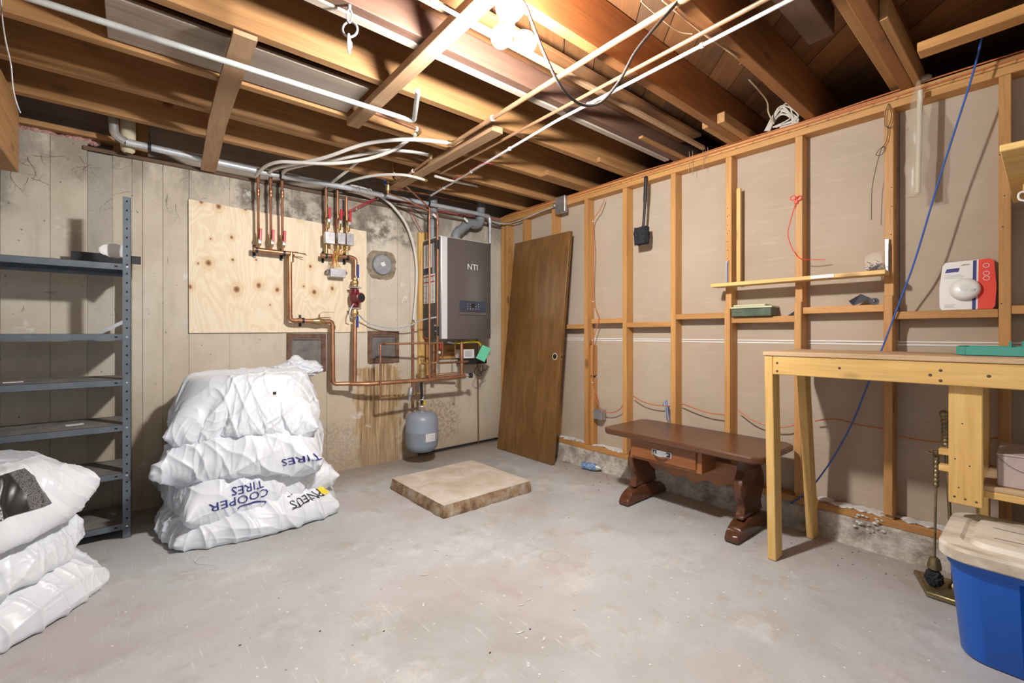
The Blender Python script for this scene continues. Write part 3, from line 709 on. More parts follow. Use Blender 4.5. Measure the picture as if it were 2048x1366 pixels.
hose([(870, 352, 3.0), (905, 362, 3.05), (954, 372, 3.15)], .010, 'white hose lying along the joists above the boiler', ends=True)
# brass valves at ceiling
bv = thing('ball_valve', tuple(ony(776, 385, 3.45)), 'brass ball valve with blue lever hanging below the joists', 'valve')
pipe('riser', M['copper_dull'], ws([(775, 335, 3.45), (776, 388, 3.45)]), .011, bv)
B().lathe(ony(776, 383, 3.45), [(.014, 0), (.018, .006), (.018, .03), (.024, .05), (.024, .075), (.018, .09), (.018, .12), (.012, .125)], 12).out('valve_body', M['brass'], bv)
B().beam(ony(771, 370, 3.43), ony(765, 338, 3.40), .016, .008, Y_, .002).out('handle', M['blue'], bv)
av = thing('angle_valve', tuple(ony(788, 350, 3.3)), 'small brass angle fitting beside the blue handled valve', 'fitting')
B().tube(ws([(787, 328, 3.3), (788, 345, 3.3), (792, 352, 3.3)]), .010, 8).out('valve_body', M['brass'], av)
for k_, (pa, lab) in enumerate((([(790, 352, 3.3), (859, 416, 3.42), (859, 420, 3.42)], 'thin copper tube slanting from the angle fitting to the boiler risers'), ([(776, 387, 3.45), (800, 395, 3.45), (874, 428, 3.42)], 'thin copper tube slanting below the steel conduit to the boiler'))):
    tpipe('copper_pipe', M['copper_dull'], ws(pa), .0065, lab)
tpipe('copper_pipe', M['copper_dull'], ws([(784, 376, 3.4), (850, 388, 3.5), (900, 398, 3.6), (970, 412, 3.7)]), .009, 'copper pipe along the wall top above the steel conduit')

# ---- galvanised conduit along the wall top
gc = thing('steel_conduit', tuple(ony(249, 283, 3.58)), 'large galvanised conduit running along the top of the concrete wall', 'pipe')
B().tube(ws([(252, 284, 3.58), (400, 317, 3.58), (540, 347, 3.58), (703, 377, 3.58)]), .021, 16).out('tube', M['galv'], gc)
B().tube(ws([(762, 390, 3.58), (860, 408, 3.58), (968, 430, 3.58)]), .019, 16).out('tube', M['galv'], gc)
fx = B(); fa, fb = ony(703, 377, 3.58), ony(762, 390, 3.58)
n_ = 36; fx.tube([fa+(fb-fa)*(i/n_) for i in range(n_+1)], [.0175 if i % 2 else .022 for i in range(n_+1)], 14, False); fx.out('flexible_section', M['chrome'], gc)
for px, py in ((718, 377), (740, 381)):
    c = ony(px, py, 3.55); d = (fb-fa).normalized()
    pts = [c+(Z_*math.cos(a)+d*math.sin(a))*.014 for a in [2*math.pi*i/18 for i in range(18)]]
    B().tube(pts, .0035, 6, closed=True).out('clamp_ring', M['chrome'], gc)
B().tube(fillet(ws([(226, 238, 3.58), (228, 268, 3.58), (252, 284, 3.58)]), .07, 8), .024, 16).out('elbow', M['chrome'], gc)
B().tube(ws([(226, 244, 3.58), (226, 215, 3.58)]), .021, 14).out('tube', M['vent'], gc)
B().tube(fillet(ws([(966, 430, 3.58), (979, 433, 3.58), (980, 446, 3.58)]), .03, 6), .021, 14).out('elbow', M['chrome'], gc)
B().tube(ws([(980, 440, 3.58), (980, 487, 3.58)]), .014, 12).out('tube', M['galv'], gc)
for px, py in ((299, 294), (560, 350), (857, 407)):
    c = ony(px, py, 3.58); B().lathe(c-X*.008, [(.021, 0), (.025, 0), (.025, .016), (.021, .016)], 16, X).out('hanger_band', M['dark_metal'], gc)
    B().tube([c+Z_*.02, c+Z_*.09], .002, 6).out('hanger_rod', M['dark_metal'], gc)
# ---- foam sleeved riser
fs_ = thing('sleeved_pipe', tuple(ony(255, 306, 3.66)), 'copper elbow pipe with cream foam sleeve left of the joist strap', 'pipe')
pipe('tube', M['copper_dull'], ws([(255, 300, 3.66), (255, 201, 3.66), (300, 206, 3.5), (352, 213, 3.3)]), .016, fs_, .03, 12)
B().lathe(ony(256, 307, 3.66), [(.018, 0), (.034, .015), (.037, .05), (.038, .12), (.036, .205), (.034, .212), (.018, .21)], 18).out('foam_sleeve', M['cream'], fs_)

# ---- supply manifold (left group)
PY = 3.64
sm = thing('copper_manifold', tuple(ony(510, 505, PY)), 'left copper manifold with three red levered risers on the plywood', 'pipework')
pipe('header_pipe', M['copper'], ws([(508, 499, PY), (588, 508, PY)]), .0165, sm, n=14)
for i, (px, top, py) in enumerate(((517, 346, 499), (542, 349, 501), (565, 352, 504))):
    xx = {0: 517, 1: 542, 2: 565}[i]
    r = B().tube(ws([(xx-1, top, PY), (xx, py, PY)]), .0088, 10).out('riser', M['copper'], sm)
    for yy in (385, 392): B().lathe(ony(xx-.5, yy+i*2, PY), [(.011, 0), (.013, .004), (.013, .03), (.011, .034)], 10).out('coupling', M['copper'], r)
    B().tube(ws([(xx-1, top-2, PY), (xx-1, top+18, PY)]), .0125, 10).out('coupling', M['copper_dull'], r)
    vb = ony(xx+1, 479+i*2, PY)
    v = B().lathe(vb-Z_*.045, [(.011, 0), (.015, .006), (.015, .03), (.019, .04), (.019, .055), (.013, .065), (.013, .09)], 10).out('valve', M['brass'], sm)
    B().beam(vb+Vector((.004, -.028, -.012)), vb+Vector((.006, -.028, .075)), .017, .011, Y_, .003).out('handle', M['red'], v)
    B().beam(vb+Vector((.0, -.02, -.032)), vb+Vector((.002, -.024, .002)), .02, .012, Y_, .003).out('lever_neck', M['chrome'], v)
def clamp(px, py, y, parent, vert=True):
    c = ony(px, py, y); q = B(); q.lathe(c-X*.008, [(.017, 0), (.021, 0), (.021, .016), (.017, .016)], 14, X)
    q.box(c.x-.009, c.x+.009, YB-.02, YB-.014, c.z-.045, c.z+.045, .001); q.box(c.x-.004, c.x+.004, y+.015, YB-.015, c.z-.005, c.z+.005); q.out('pipe_clamp', M['dark_metal'], parent)
clamp(513, 500, PY, sm); clamp(568, 507, PY, sm)
B().lathe(ony(511, 499, PY)-X*.012, [(0, 0), (.020, 0), (.020, .03), (.017, .03)], 14, X).out('end_cap', M['copper_dull'], sm)
q = B(); q.tube(ws([(588, 505, PY), (612, 508, PY)]), .004, 6); q.tube(ws([(590, 503, PY-.02), (614, 511, PY-.02)]), .003, 6); q.out('air_vent', M['brass'], sm)
pipe('drop_pipe', M['copper'], ws([(587, 508, PY), (579, 512, PY), (580, 641, PY), (665, 643, PY), (666, 768, PY-.03), (710, 767, PY-.06)]), .0168, sm, .03, 14)
B().tube(ws([(582, 505, PY), (582, 524, PY)]), .0195, 14).out('tee', M['copper'], sm)
for px, py in ((580, 634), (598, 641), (655, 643), (666, 655), (666, 762)): B().tube(ws([(px, py-4, PY), (px, py+4, PY)] if px in (580, 666) else [(px-4, py, PY), (px+4, py, PY)]), .0192, 14).out('coupling', M['copper_dull'], sm)
clamp(606, 641, PY, sm)
v = B().lathe(ony(625, 642, PY), [(.017, 0), (.021, .01), (.021, .02), (.027, .035), (.027, .055), (.021, .07), (.021, .08), (.017, .09)], 12, X).out('valve', M['brass'], sm)
q = B(); h0 = ony(638, 640, PY); q.tube([h0+Vector((0, 0, .02)), h0+Vector((0, -.01, .04))], .006, 6); q.beam(h0+Vector((-.005, -.01, .042)), h0+Vector((.02, -.02, .06)), .012, .003); q.beam(h0+Vector((.02, -.02, .06)), h0+Vector((.11, -.02, .062)), .012, .003); q.out('handle', M['copper'], v)

# ---- return manifold (right group)
rm = thing('copper_manifold', tuple(ony(645, 512, PY)), 'right copper manifold under the zone valves, leading down to the pump', 'pipework')
pipe('header_pipe', M['copper'], ws([(644, 511, PY), (700, 514, PY), (711, 518, PY), (711, 552, PY)]), .0165, rm, .04, 14)
B().lathe(ony(645, 511, PY)-X*.012, [(0, 0), (.020, 0), (.020, .03), (.017, .03)], 14, X).out('end_cap', M['copper_dull'], rm)
clamp(652, 512, PY, rm); clamp(695, 516, PY, rm)
for i, (px, top) in enumerate(((653, 374), (676, 379), (694, 394))):
    r = B().tube(ws([(px-1, top, PY), (px, 470, PY)]), .0105, 10).out('riser', M['copper'], rm)
    B().tube(ws([(px, 486, PY), (px, 512, PY)]), .0105, 10).out('coupling', M['brass'], r)
    vb = ony(px+2, 438+i*3, PY)
    v = B().lathe(vb-Z_*.075, [(.013, 0), (.017, .006), (.017, .045), (.021, .055), (.021, .078), (.014, .09), (.014, .11)], 10).out('valve', M['brass'], rm)
    B().beam(vb+Vector((.006, -.03, -.006)), vb+Vector((.008, -.03, .085)), .019, .011, Y_, .003).out('handle', M['red'], v)
    B().beam(vb+Vector((.0, -.022, -.03)), vb+Vector((.004, -.026, .0)), .022, .012, Y_, .003).out('lever_neck', M['chrome'], v)
pipe('drop_pipe', M['copper'], ws([(710, 640, PY), (709, 764, PY-.04)]), .0165, rm, n=14)
zlab = ('leftmost of the three steel zone valve boxes on the plywood', 'middle steel zone valve box between its two neighbours on the plywood', 'rightmost of the three steel zone valve boxes on the plywood')
for i, (xa, xb, ya, yb) in enumerate(((649, 669, 463, 489), (674, 690, 465, 490), (692, 707, 467, 492))):
    p, q_ = ony(xa, ya, PY-.03), ony(xb, yb, PY-.03)
    zv = thing('zone_valve', ((p.x+q_.x)/2, PY, q_.z), zlab[i], 'valve', 'zone valve boxes on the right manifold')
    B().box(p.x, q_.x, PY-.045, PY-.015, q_.z, p.z, .003).out('cover', M['steel'], zv)
    B().box(p.x+.004, q_.x-.004, PY-.0148, PY+.012, q_.z+.004, p.z-.01, .003).out('body', M['brass'], zv)
    B().lathe(((p.x+q_.x)/2, PY-.045, p.z-.012), [(0, -.002), (.003, -.002), (.003, .001)], 8, Y_).out('screw', M['chrome'], zv)
wq = thing('zone_valve_wiring', tuple(ony(670, 530, PY-.02)), 'yellow and orange wires drooping between the zone valves and the junction box', 'wires')
for i in range(9):
    a = ony(658+i*5.5, 492, PY-.03); c = ony(671+random.uniform(-6, 6), 508+random.uniform(-4, 6), PY-.045); b = ony(662+i*2.4, 535, PY-.03)
    cable('wire', M['yellow'] if i % 2 else M['orange'], [a, (a+c)/2+Vector((random.uniform(-.02, .02), -.01, -.01)), c, b], .0022, wq, 5, 5)
jb = thing('junction_box', tuple(ony(670, 557, PY)), 'grey steel junction box on the plywood below the zone valves', 'junction box')
p, q_ = ony(659, 537, PY+.02), ony(690, 556, PY+.02); B().box(p.x, q_.x, PY+.0, YB-.016, q_.z, p.z, .004).out('body', M['steel'], jb)
B().box(p.x+.001, q_.x-.001, PY-.004, PY-.0005, q_.z+.001, p.z-.001, .001).out('cover', M['steel'], jb)
for s, e in ((p.x, -1), (q_.x, 1)): B().lathe((s, PY+.04, (p.z+q_.z)/2+.01), [(.012, 0), (.018, .006), (.018, .016), (.01, .024)], 8, X*e).out('cable_gland', M['steel'], jb)
# red wire bundle
rw = thing('red_wire_bundle', tuple(ony(690, 425, 3.66)), 'bundle of red wires along the wall top towards the boiler', 'wires')
for k_ in range(3):
    o_ = k_*2.2
    cable('wire', M['redwire'], ws([(672, 455-o_, PY), (676, 436-o_, PY), (700, 424-o_, 3.66), (735, 408-o_, 3.68), (760, 397-o_*.6, 3.68), (800, 403-o_, 3.68), (830, 412-o_, 3.67), (880, 424-o_, 3.66), (960, 436-o_*.8, 3.66), (1000, 441-o_, 3.62)]), .0028, rw, 5)
cable('wire', M['redwire'], ws([(818, 410, 3.67), (825, 430, 3.66), (845, 465, 3.66)]), .0035, rw, 5)
for px, py in ((712, 418), (755, 397)): B().lathe(ony(px, py, 3.665), [(.006, 0), (.008, 0), (.008, .006), (.006, .006)], 8, X).out('cable_tie', M['white_pl'], rw)

# ---- circulator pump
pc = ony(712, 596, PY-.01)
pu = thing('circulator_pump', (pc.x, PY, pc.z-.1), 'dark red circulator pump on the copper pipe at the plywood edge', 'pump')
B().lathe((pc.x-.005, PY, pc.z-.075), [(.022, 0), (.03, .01), (.034, .04), (.042, .06), (.042, .10), (.034, .12), (.03, .145), (.022, .15)], 16).out('volute', M['pump'], pu)
B().lathe((pc.x+.0, PY-.02, pc.z), [(.044, 0), (.044, .03), (.040, .06), (.030, .066), (0, .066)], 22, -Y_+X*.25).out('motor', M['pump'], pu)
B().lathe((pc.x+.0, PY-.02, pc.z), [(.030, .0665), (.030, .070), (0, .070)], 22, -Y_+X*.25).out('motor_face', M['black'], pu)
for z in (.085, -.085):
    f_ = B(); f_.obox((pc.x-.005, PY, pc.z+z), X, Y_, Z_, .045, .026, .006, .003); f_.out('flange', M['steel'], pu)
for sgn, hy, col in ((1, 552, 'blue'), (-1, 640, 'blue')):
    vb = ony(711, 552 if sgn > 0 else 636, PY)
    v = B().lathe((pc.x-.003, PY, pc.z+(.09 if sgn > 0 else -.16)), [(.018, 0), (.024, .005), (.024, .02), (.028, .03), (.028, .045), (.022, .055), (.022, .07)], 8).out('isolation_valve', M['brass'], pu)
    if sgn > 0: ha, hb = ony(716, 556, PY-.04), ony(716, 529, PY-.04)
    else: ha, hb = ony(715, 632, PY-.04), ony(715, 655, PY-.04)
    B().beam(ha, hb, .018, .012, Y_, .004).out('handle', M[col], v)
cable('drain_hose', M['galv'], [Vector((pc.x-.03, PY-.04, pc.z-.05)), Vector((pc.x-.06, PY-.05, pc.z-.1)), Vector((pc.x-.065, PY-.05, pc.z-.15)), Vector((pc.x-.04, PY-.04, pc.z-.165))], .0045, pu)
fc = thing('flex_conduit', tuple(ony(724, 640, 3.65)), 'grey flexible cable sagging from the pump to the boiler side', 'cable')
cable('tube', M['galv'], ws([(718, 630, 3.62), (735, 645, 3.66), (770, 655, 3.66), (810, 654, 3.6), (845, 640, 3.5), (872, 635, 3.42)]), .0055, fc, 8)
cable('end_fitting', M['chrome'], ws([(862, 636, 3.45), (876, 634, 3.42)]), .008, fc, 8)

# ---- white pex arc on wall and its copper drop
pa = thing('pex_hose', tuple(ony(826, 640, 3.66)), 'wide white hose arching down the concrete wall left of the boiler', 'hose')
cable('tube', M['pex'], ws([(700, 371, 3.60), (735, 380, 3.62), (775, 403, 3.66), (807, 440, 3.68), (824, 480, 3.69), (833, 530, 3.69), (832, 590, 3.69), (827, 640, 3.69)]), .0115, pa, 10)
pipe('drop_pipe', M['copper_dull'], ws([(826, 648, 3.69), (826, 818, 3.69)]), .011, pa)
B().lathe(ony(826, 652, 3.69), [(.012, 0), (.015, .004), (.015, .04), (.012, .044)], 12).out('brass_fitting', M['brass'], pa)

# ---- boiler
BX0, BX1, BY0, BY1, BZ0, BZ1 = 2.03, 2.588, 3.384, 3.70, 1.082, 1.975
bo = thing('boiler', ((BX0+BX1)/2, BY1, BZ0), 'grey wall-hung boiler with brushed front and small control panel', 'boiler')
B().box(BX0, BX1, BY0+.035, BY1, BZ0, BZ1, .012).out('cabinet', M['boiler_side'], bo)
q = B(); pl = [(BX0+.0, BY0+.034), (BX0+.0, BY0+.018), (BX0+.012, BY0+.006), (BX0+.03, BY0), (BX1-.02, BY0), (BX1, BY0+.012), (BX1, BY0+.034)]
q.prism([(x, y, BZ0) for x, y in pl], (0, 0, BZ1-BZ0)); q.out('front_cover', M['boiler'], bo, ang=.9)
B().box(BX0+.016, BX0+.072, BY0-.002, BY0+.004, BZ0+.001, BZ1-.001, .0015).out('front_trim', M['boiler_edge'], bo)
cp0, cp1 = ony(919, 601, BY0), ony(971, 629, BY0)
cpn = B().box(cp0.x, cp1.x, BY0-.008, BY0-.0005, cp1.z+.02, cp0.z, .002).out('control_panel', M['panel_blue'], bo)
B().box(cp0.x-.004, cp1.x, BY0-.010, BY0-.0005, cp1.z-.012, cp1.z+.019, .003).out('panel_flap', M['boiler'], cpn)
B().box(cp0.x+.115, cp0.x+.165, BY0-.0095, BY0-.008, cp0.z-.06, cp0.z-.025).out('display', M['black'], cpn)
q = B()
for i in range(5):
    for j in range(3):
        if not (1 < i < 4 and j < 1): q.box(cp0.x+.08+i*.03, cp0.x+.086+i*.03, BY0-.0095, BY0-.008, cp0.z-.03-j*.022, cp0.z-.025-j*.022)
q.out('panel_button', M['label'], cpn)
lc = ony(945, 535, BY0); lettering('logo_lettering', 'NTI', .075, M['porcelain'], bo, (lc.x, BY0-.002, lc.z), X, Z_, .001)  # white letter colour stands in for glints on the logo
B().box(BX0+.012, BX1-.004, BY0+.03, BY1-.01, BZ1, BZ1+.012, .004).out('top_lip', M['label'], bo)
for z in (BZ0+.03, BZ1-.11): B().box(BX0-.012, BX0+.002, BY0+.02, BY0+.075, z, z+.08, .003).out('hinge', M['black'], bo)
# side stickers
sx = BX0-.0012
def onside(px, py): return onx(px, py, BX0)
s0_, s1_ = onside(849, 547), onside(883, 614)
def sidebox(name, m, ya, yb, za, zb, k=0): return B().box(sx-.0006*k-.0008, BX0-.0005 if k == 0 else sx-.0006*k+.0, ya, yb, za, zb).out(name, m, bo)
sidebox('warning_label', M['label'], BY0+.085, BY1-.03, 1.40, 1.66)
sidebox('warning_label', M['label'], BY0+.14, BY1-.03, 1.72, 1.93)
sidebox('data_label', M['print_grey'], BY0+.095, BY0+.13, 1.66, 1.93)
q = B()
for z, h in ((1.645, .010), (1.595, .010)):
    for a, b in ((BY0+.09, BY0+.165), (BY0+.19, BY1-.035)): B().box(sx-.002, sx-.0009, a, b, z-h, z).out('red_print_bar', M['print_red'], bo)
for z in (1.56, 1.50, 1.45, 1.41):
    for a, b in ((BY0+.09, BY0+.14), (BY0+.17, BY0+.2), (BY0+.23, BY1-.035)): q.box(sx-.002, sx-.0009, a, b, z-.003, z)
tag(q.out('red_print_line', M['print_red'], bo), kind='stuff')
q = B()
for i in range(46):
    z = 1.635-i*.005
    if random.random() < .7:
        for a, b in ((BY0+.092, BY0+.15), (BY0+.16, BY0+.215), (BY0+.225, BY1-.037)): q.box(sx-.0018, sx-.0009, a, b-random.uniform(0, .02), z-.0012, z)
for i in range(30): q.box(sx-.0018, sx-.0009, BY0+.15, BY1-.04-random.uniform(0, .03), 1.915-i*.006, 1.917-i*.006)
q.out('label_text_line', M['print_grey'], bo)
B().box(sx-.002, sx-.0009, BY1-.09, BY1-.04, 1.68, 1.715).out('blue_logo_patch', M['print_blue'], bo)
q = B(); q.tube([(BX0-.02, BY0+.06, 1.20), (BX0, BY0+.06, 1.20)], .008, 8); q.tube([(BX0-.02, BY0+.05, 1.15), (BX0, BY0+.05, 1.15)], .006, 8); q.out('side_plug', M['chrome'], bo)
# wooden backer behind boiler
bk = thing('backer_boards', tuple(ony(845, 760, 3.7)), 'upright pine boards on the wall just left of the boiler', 'board')
for xa, xb, m in ((838, 850, 'bright_z'), (851, 858, 'pine_z')):
    p, q_ = ony(xa, 464, 3.70), ony(xb, 758, 3.70); B().box(p.x, q_.x, 3.70, YB-.002, q_.z, p.z, .002).out('board', M[m], bk)
p, q_ = ony(870, 690, 3.71), ony(950, 715, 3.71); B().box(p.x, q_.x, 3.715, YB-.002, q_.z, p.z, .002).out('cross_board', M['pine_x'], bk)
# vent pipes
def vent(name, pts, r, label):
    t = thing('vent_pipe', tuple(pts[0]), label, 'pipe'); B().tube(fillet(pts, .06, 7), r, 18).out('tube', M['vent'], t)
    for i in range(len(pts)-1):
        a, b = Vector(pts[i]), Vector(pts[i+1]); d = (b-a).normalized()
        for e, dd in ((a, d), (b, -d)):
            s = e+dd*.062 if (e is not a or i) else e
            if (b-a).length > .12 or True: B().lathe(s-dd*.008, [(r, 0), (r+.005, 0), (r+.005, .02), (r, .022)], 18, dd).out('socket_collar', M['vent'], t)
    return t
v1 = vent('v1', [Vector((2.30, 3.56, BZ1)), Vector((2.30, 3.56, 2.06)), Vector((2.48, 3.60, 2.20)), Vector((2.63, 3.63, 2.20)), Vector((2.66, 3.64, 2.45))], .042, 'grey elbowed vent pipe rising from the boiler top right')
v2 = vent('v2', [Vector((2.09, 3.62, BZ1+.01)), Vector((2.09, 3.62, 2.16)), Vector((2.12, 3.66, 2.24)), Vector((2.12, 3.66, 2.50))], .040, 'grey vent pipe rising behind the two thin copper risers')
for t, p in ((v1, ony(932, 440, 3.5)), (v2, ony(870, 432, 3.55))): B().obox(p, (X-Z_*.7).normalized(), Y_, (X*.7+Z_).normalized(), .026, .001, .011).out('paper_sticker', M['label'], t)
# water pipes in front of the boiler side
for px, top, bt, lab in ((859, 416, 757, 'left thin copper riser in front of the boiler side'), (875, 428, 690, 'right thin copper riser in front of the boiler side')):
    t = tpipe('copper_pipe', M['copper'], ws([(px, top, 3.42), (px, bt, 3.42)]), .0085, lab); B().lathe(ony(px, top+22, 3.42), [(.009, 0), (.012, .003), (.012, .03), (.009, .033)], 10).out('coupling', M['copper_dull'], t)
# main low header
mh = thing('copper_header', tuple(ony(710, 766, 3.57)), 'long copper header pipe crossing the wall below the boiler', 'pipework')
pipe('tube', M['copper'], [ony(700, 767.5, 3.575), ony(735, 768, 3.52), ony(850, 760, 3.45), ony(930, 752, 3.43)], .0175, mh, .02, 14)
pipe('end_stub', M['chrome'], [ony(928, 752, 3.43), ony(940, 751, 3.43)], .009, mh)
B().lathe(ony(938, 751, 3.43), [(.018, 0), (.024, .004), (.024, .03), (.018, .034), (0, .034)], 14, X-Y_*.3).out('gauge_cap', M['black'], mh)
B().lathe(ony(735, 767.5, 3.53)-X*.02, [(.0175, 0), (.0205, .002), (.0205, .04), (.0175, .042)], 14, X).out('coupling', M['copper'], mh)
pipe('riser', M['copper'], [ony(924, 752, 3.44), ony(923, 684, 3.46)], .017, mh, n=12)
pipe('rear_branch', M['copper_dull'], [ony(915, 746, 3.55), ony(860, 752, 3.62), ony(838, 758, 3.62)], .011, mh)
q = ony(845, 760, 3.45)
sep = B().lathe(ony(845, 757, 3.45), [(.020, 0), (.030, .01), (.030, .06), (.034, .065), (.034, .075), (.030, .08), (.028, .12), (.012, .135), (.012, .15), (.02, .152), (.02, .165), (0, .167)], 18).out('air_separator', M['brass'], mh)
nk = B().tube([ony(843, 762, 3.47), ony(844, 818, 3.5)], .012, 10).out('tank_riser', M['dark_metal'], mh)
for yy in (770, 779, 796, 800, 814): B().lathe(ony(844, yy, 3.49), [(.012, 0), (.014, .001), (.014, .011), (.012, .012)], 10).out('tape_wrap', M['white_pl'], nk)
B().lathe(ony(844, 812, 3.5), [(.012, 0), (.017, .006), (.019, .02), (.017, .04), (.012, .045)], 8).out('valve', M['brass'], nk)
B().obox(ony(849, 806, 3.47), X, Y_, Z_, .008, .006, .02, .003).out('yellow_handle', M['yellow'], nk)
fb_ = B(); fb_.tube([ony(762, 796, 3.47), ony(800, 793, 3.49), ony(843, 786, 3.49)], .009, 8)
for px, r_ in ((768, .013), (779, .015), (790, .013), (797, .015), (806, .012), (832, .013)): fb_.lathe(ony(px, 796-(px-762)*.12, 3.48), [(r_*.8, 0), (r_, .002), (r_, .018), (r_*.8, .02)], 8, X)
fb_.out('feed_fitting', M['brass'], mh)
rg = B().lathe(ony(820, 788, 3.47)-Z_*.02, [(.012, -.04), (.014, -.03), (.014, 0), (.024, .01), (.026, .03), (.022, .05), (.020, .075), (0, .08)], 14, Z_+X*.15).out('pressure_regulator', M['steel'], mh)
pipe('feed_pipe', M['copper_dull'], [ony(761, 796, 3.47), ony(761, 688, 3.47), ony(768, 688, 3.5), ony(858, 686, 3.44)], .0085, mh, .02)
dr = B(); dr.tube([ony(914, 757, 3.43), ony(914, 775, 3.43)], .005, 6); dr.ball(ony(913, 772, 3.43), .012, 1); dr.out('drain_cock', M['brass'], mh)
# things hanging under the boiler
uv = thing('isolation_valve', tuple(ony(877, 725, 3.42)), 'small pipe tee with red lever below the boiler left corner', 'valve')
pipe('tube', M['copper_dull'], ws([(875, 690, 3.42), (875, 725, 3.42), (880, 726, 3.42), (936, 723, 3.44)]), .0095, uv, .012)
pipe('branch', M['brass'], ws([(858, 687, 3.42), (884, 685, 3.42)]), .009, uv)
B().beam(ony(881, 685, 3.38), ony(882, 698, 3.38), .015, .009, Y_, .003).out('handle', M['red'], uv)
B().ball(ony(879, 705, 3.39), .014, 2, (1, 1, 1.2)).out('valve_ball', M['chrome'], uv)
B().beam(ony(902, 722, 3.42), ony(914, 720, 3.42), .02, .012).out('union_nut', M['chrome'], uv)
pipe('branch', M['brass'], ws([(848, 727, 3.5), (875, 725, 3.42)]), .006, uv)
pipe('branch', M['copper_dull'], ws([(885, 682, 3.45), (885, 720, 3.45)]), .007, uv); pipe('branch', M['copper_dull'], ws([(910, 682, 3.45), (910, 716, 3.45)]), .006, uv)
cable('thermostat_wire', M['redwire'], ws([(843, 640, 3.6), (846, 668, 3.5), (850, 676, 3.45), (862, 677, 3.42)]), .002, uv, 4)
cable('thermostat_wire', M['orange'], ws([(842, 500, 3.66), (838, 590, 3.6), (842, 660, 3.55), (848, 680, 3.5)]), .002, uv, 4)
of = tpipe('copper_pipe', M['copper'], ws([(868, 686, 3.6), (868, 758, 3.6)]), .017, 'thick upright copper pipe behind the red levered tee', n=12)
yh = thing('gas_hose', tuple(ony(906, 688, 3.45)), 'yellow gas hose curving beneath the boiler', 'hose')
cable('tube', M['yellow'], ws([(903, 683, 3.5), (918, 686, 3.47), (940, 683, 3.45), (955, 684, 3.45), (961, 690, 3.46)]), .011, yh, 8); B().tube(ws([(894, 683, 3.5), (910, 686, 3.48)]), .013, 8).out('union_nut', M['galv'], yh)
cbx = thing('control_box', tuple(ony(950, 735, 3.6)), 'black equipment box with white vented cover under the boiler', 'box')
p, q_ = ony(930, 702, 3.55), ony(974, 741, 3.55); B().box(p.x, q_.x, 3.55, 3.70, q_.z+.07, p.z-.075, .004).out('body', M['black'], cbx)
p2, q2 = ony(927, 699, 3.55), ony(949, 717, 3.55); wv_ = B().box(p2.x, q2.x, 3.55, 3.70, q2.z+.004, p2.z, .003).out('vented_cover', M['label'], cbx)
q = B()
for i in range(7): q.box(p2.x+.02+i*.011, p2.x+.025+i*.011, 3.5475, 3.5495, q2.z+.02, p2.z-.012)
q.out('vent_slot', M['print_grey'], wv_)
for i in range(3): cable('power_cord', M['black'], ws([(957+i*4, 730, 3.52), (948+i*9, 745-i*2, 3.5), (962, 752-i*4, 3.5), (958+i*8, 738, 3.52)]), .0035, cbx, 5)
gt = thing('green_tag', tuple(ony(966, 722, 3.4)), 'green card tag hanging under the right end of the boiler', 'tag')
B().prism([ony(965, 690, 3.41), ony(982, 697, 3.38), ony(969, 724, 3.37), ony(952, 716, 3.40)], (0, .001, 0)).out('card', M['green_tag'], gt)
cable('string', M['black'], ws([(972, 692, 3.40), (968, 684, 3.42)]), .001, gt, 4)
tpipe('copper_pipe', M['copper_dull'], [Vector((2.635, 3.70, 2.02)), Vector((2.66, 3.71, 1.0)), Vector((2.675, 3.712, .02))], .007, 'thin dark copper pipe running down the wall corner right of the boiler')
tpipe('floor_pipe', M['dark_metal'], [Vector((2.0, 3.725, .02)), Vector((2.95, 3.72, .03))], .010, 'dark pipe lying along the foot of the concrete wall')

# ---- expansion tank
et = thing('expansion_tank', (1.918, 3.5, .10), 'grey-blue steel expansion tank hanging under the brass valve', 'tank')
B().lathe((1.918, 3.5, .105), [(0, 0), (.05, .002), (.10, .012), (.128, .04), (.139, .075), (.140, .175), (.142, .18), (.142, .186), (.140, .191), (.139, .28), (.126, .318), (.10, .338), (.05, .350), (.038, .351)], 44).out('shell', M['tank'], et)
B().lathe((1.918, 3.5, .452), [(.038, 0), (.042, .002), (.042, .01), (.03, .014), (.014, .016), (.014, .035), (0, .035)], 18).out('neck_flange', M['steel'], et)
def arcplate(name, m, c, r, a0, a1, z0, z1, parent, n=8):
    q = B(); v = []
    for i in range(n+1):
        a = a0+(a1-a0)*i/n; v += [(c[0]+r*math.cos(a), c[1]+r*math.sin(a), z0), (c[0]+r*math.cos(a), c[1]+r*math.sin(a), z1)]
    q.add(v, [(2*i, 2*i+2, 2*i+3, 2*i+1) for i in range(n)]); return q.out(name, m, parent)
arcplate('data_label', M['label'], (1.918, 3.5), .1408, -1.85, -1.15, .215, .285, et)
arcplate('data_label', M['print_grey'], (1.918, 3.5), .1408, -1.10, -.8, .225, .290, et)
for i in range(7): arcplate('label_text_line', M['print_grey'], (1.918, 3.5), .1414, -1.8+.35*(i % 2), -1.45+.3*(i % 2), .27-i*.008, .273-i*.008, et, 5)

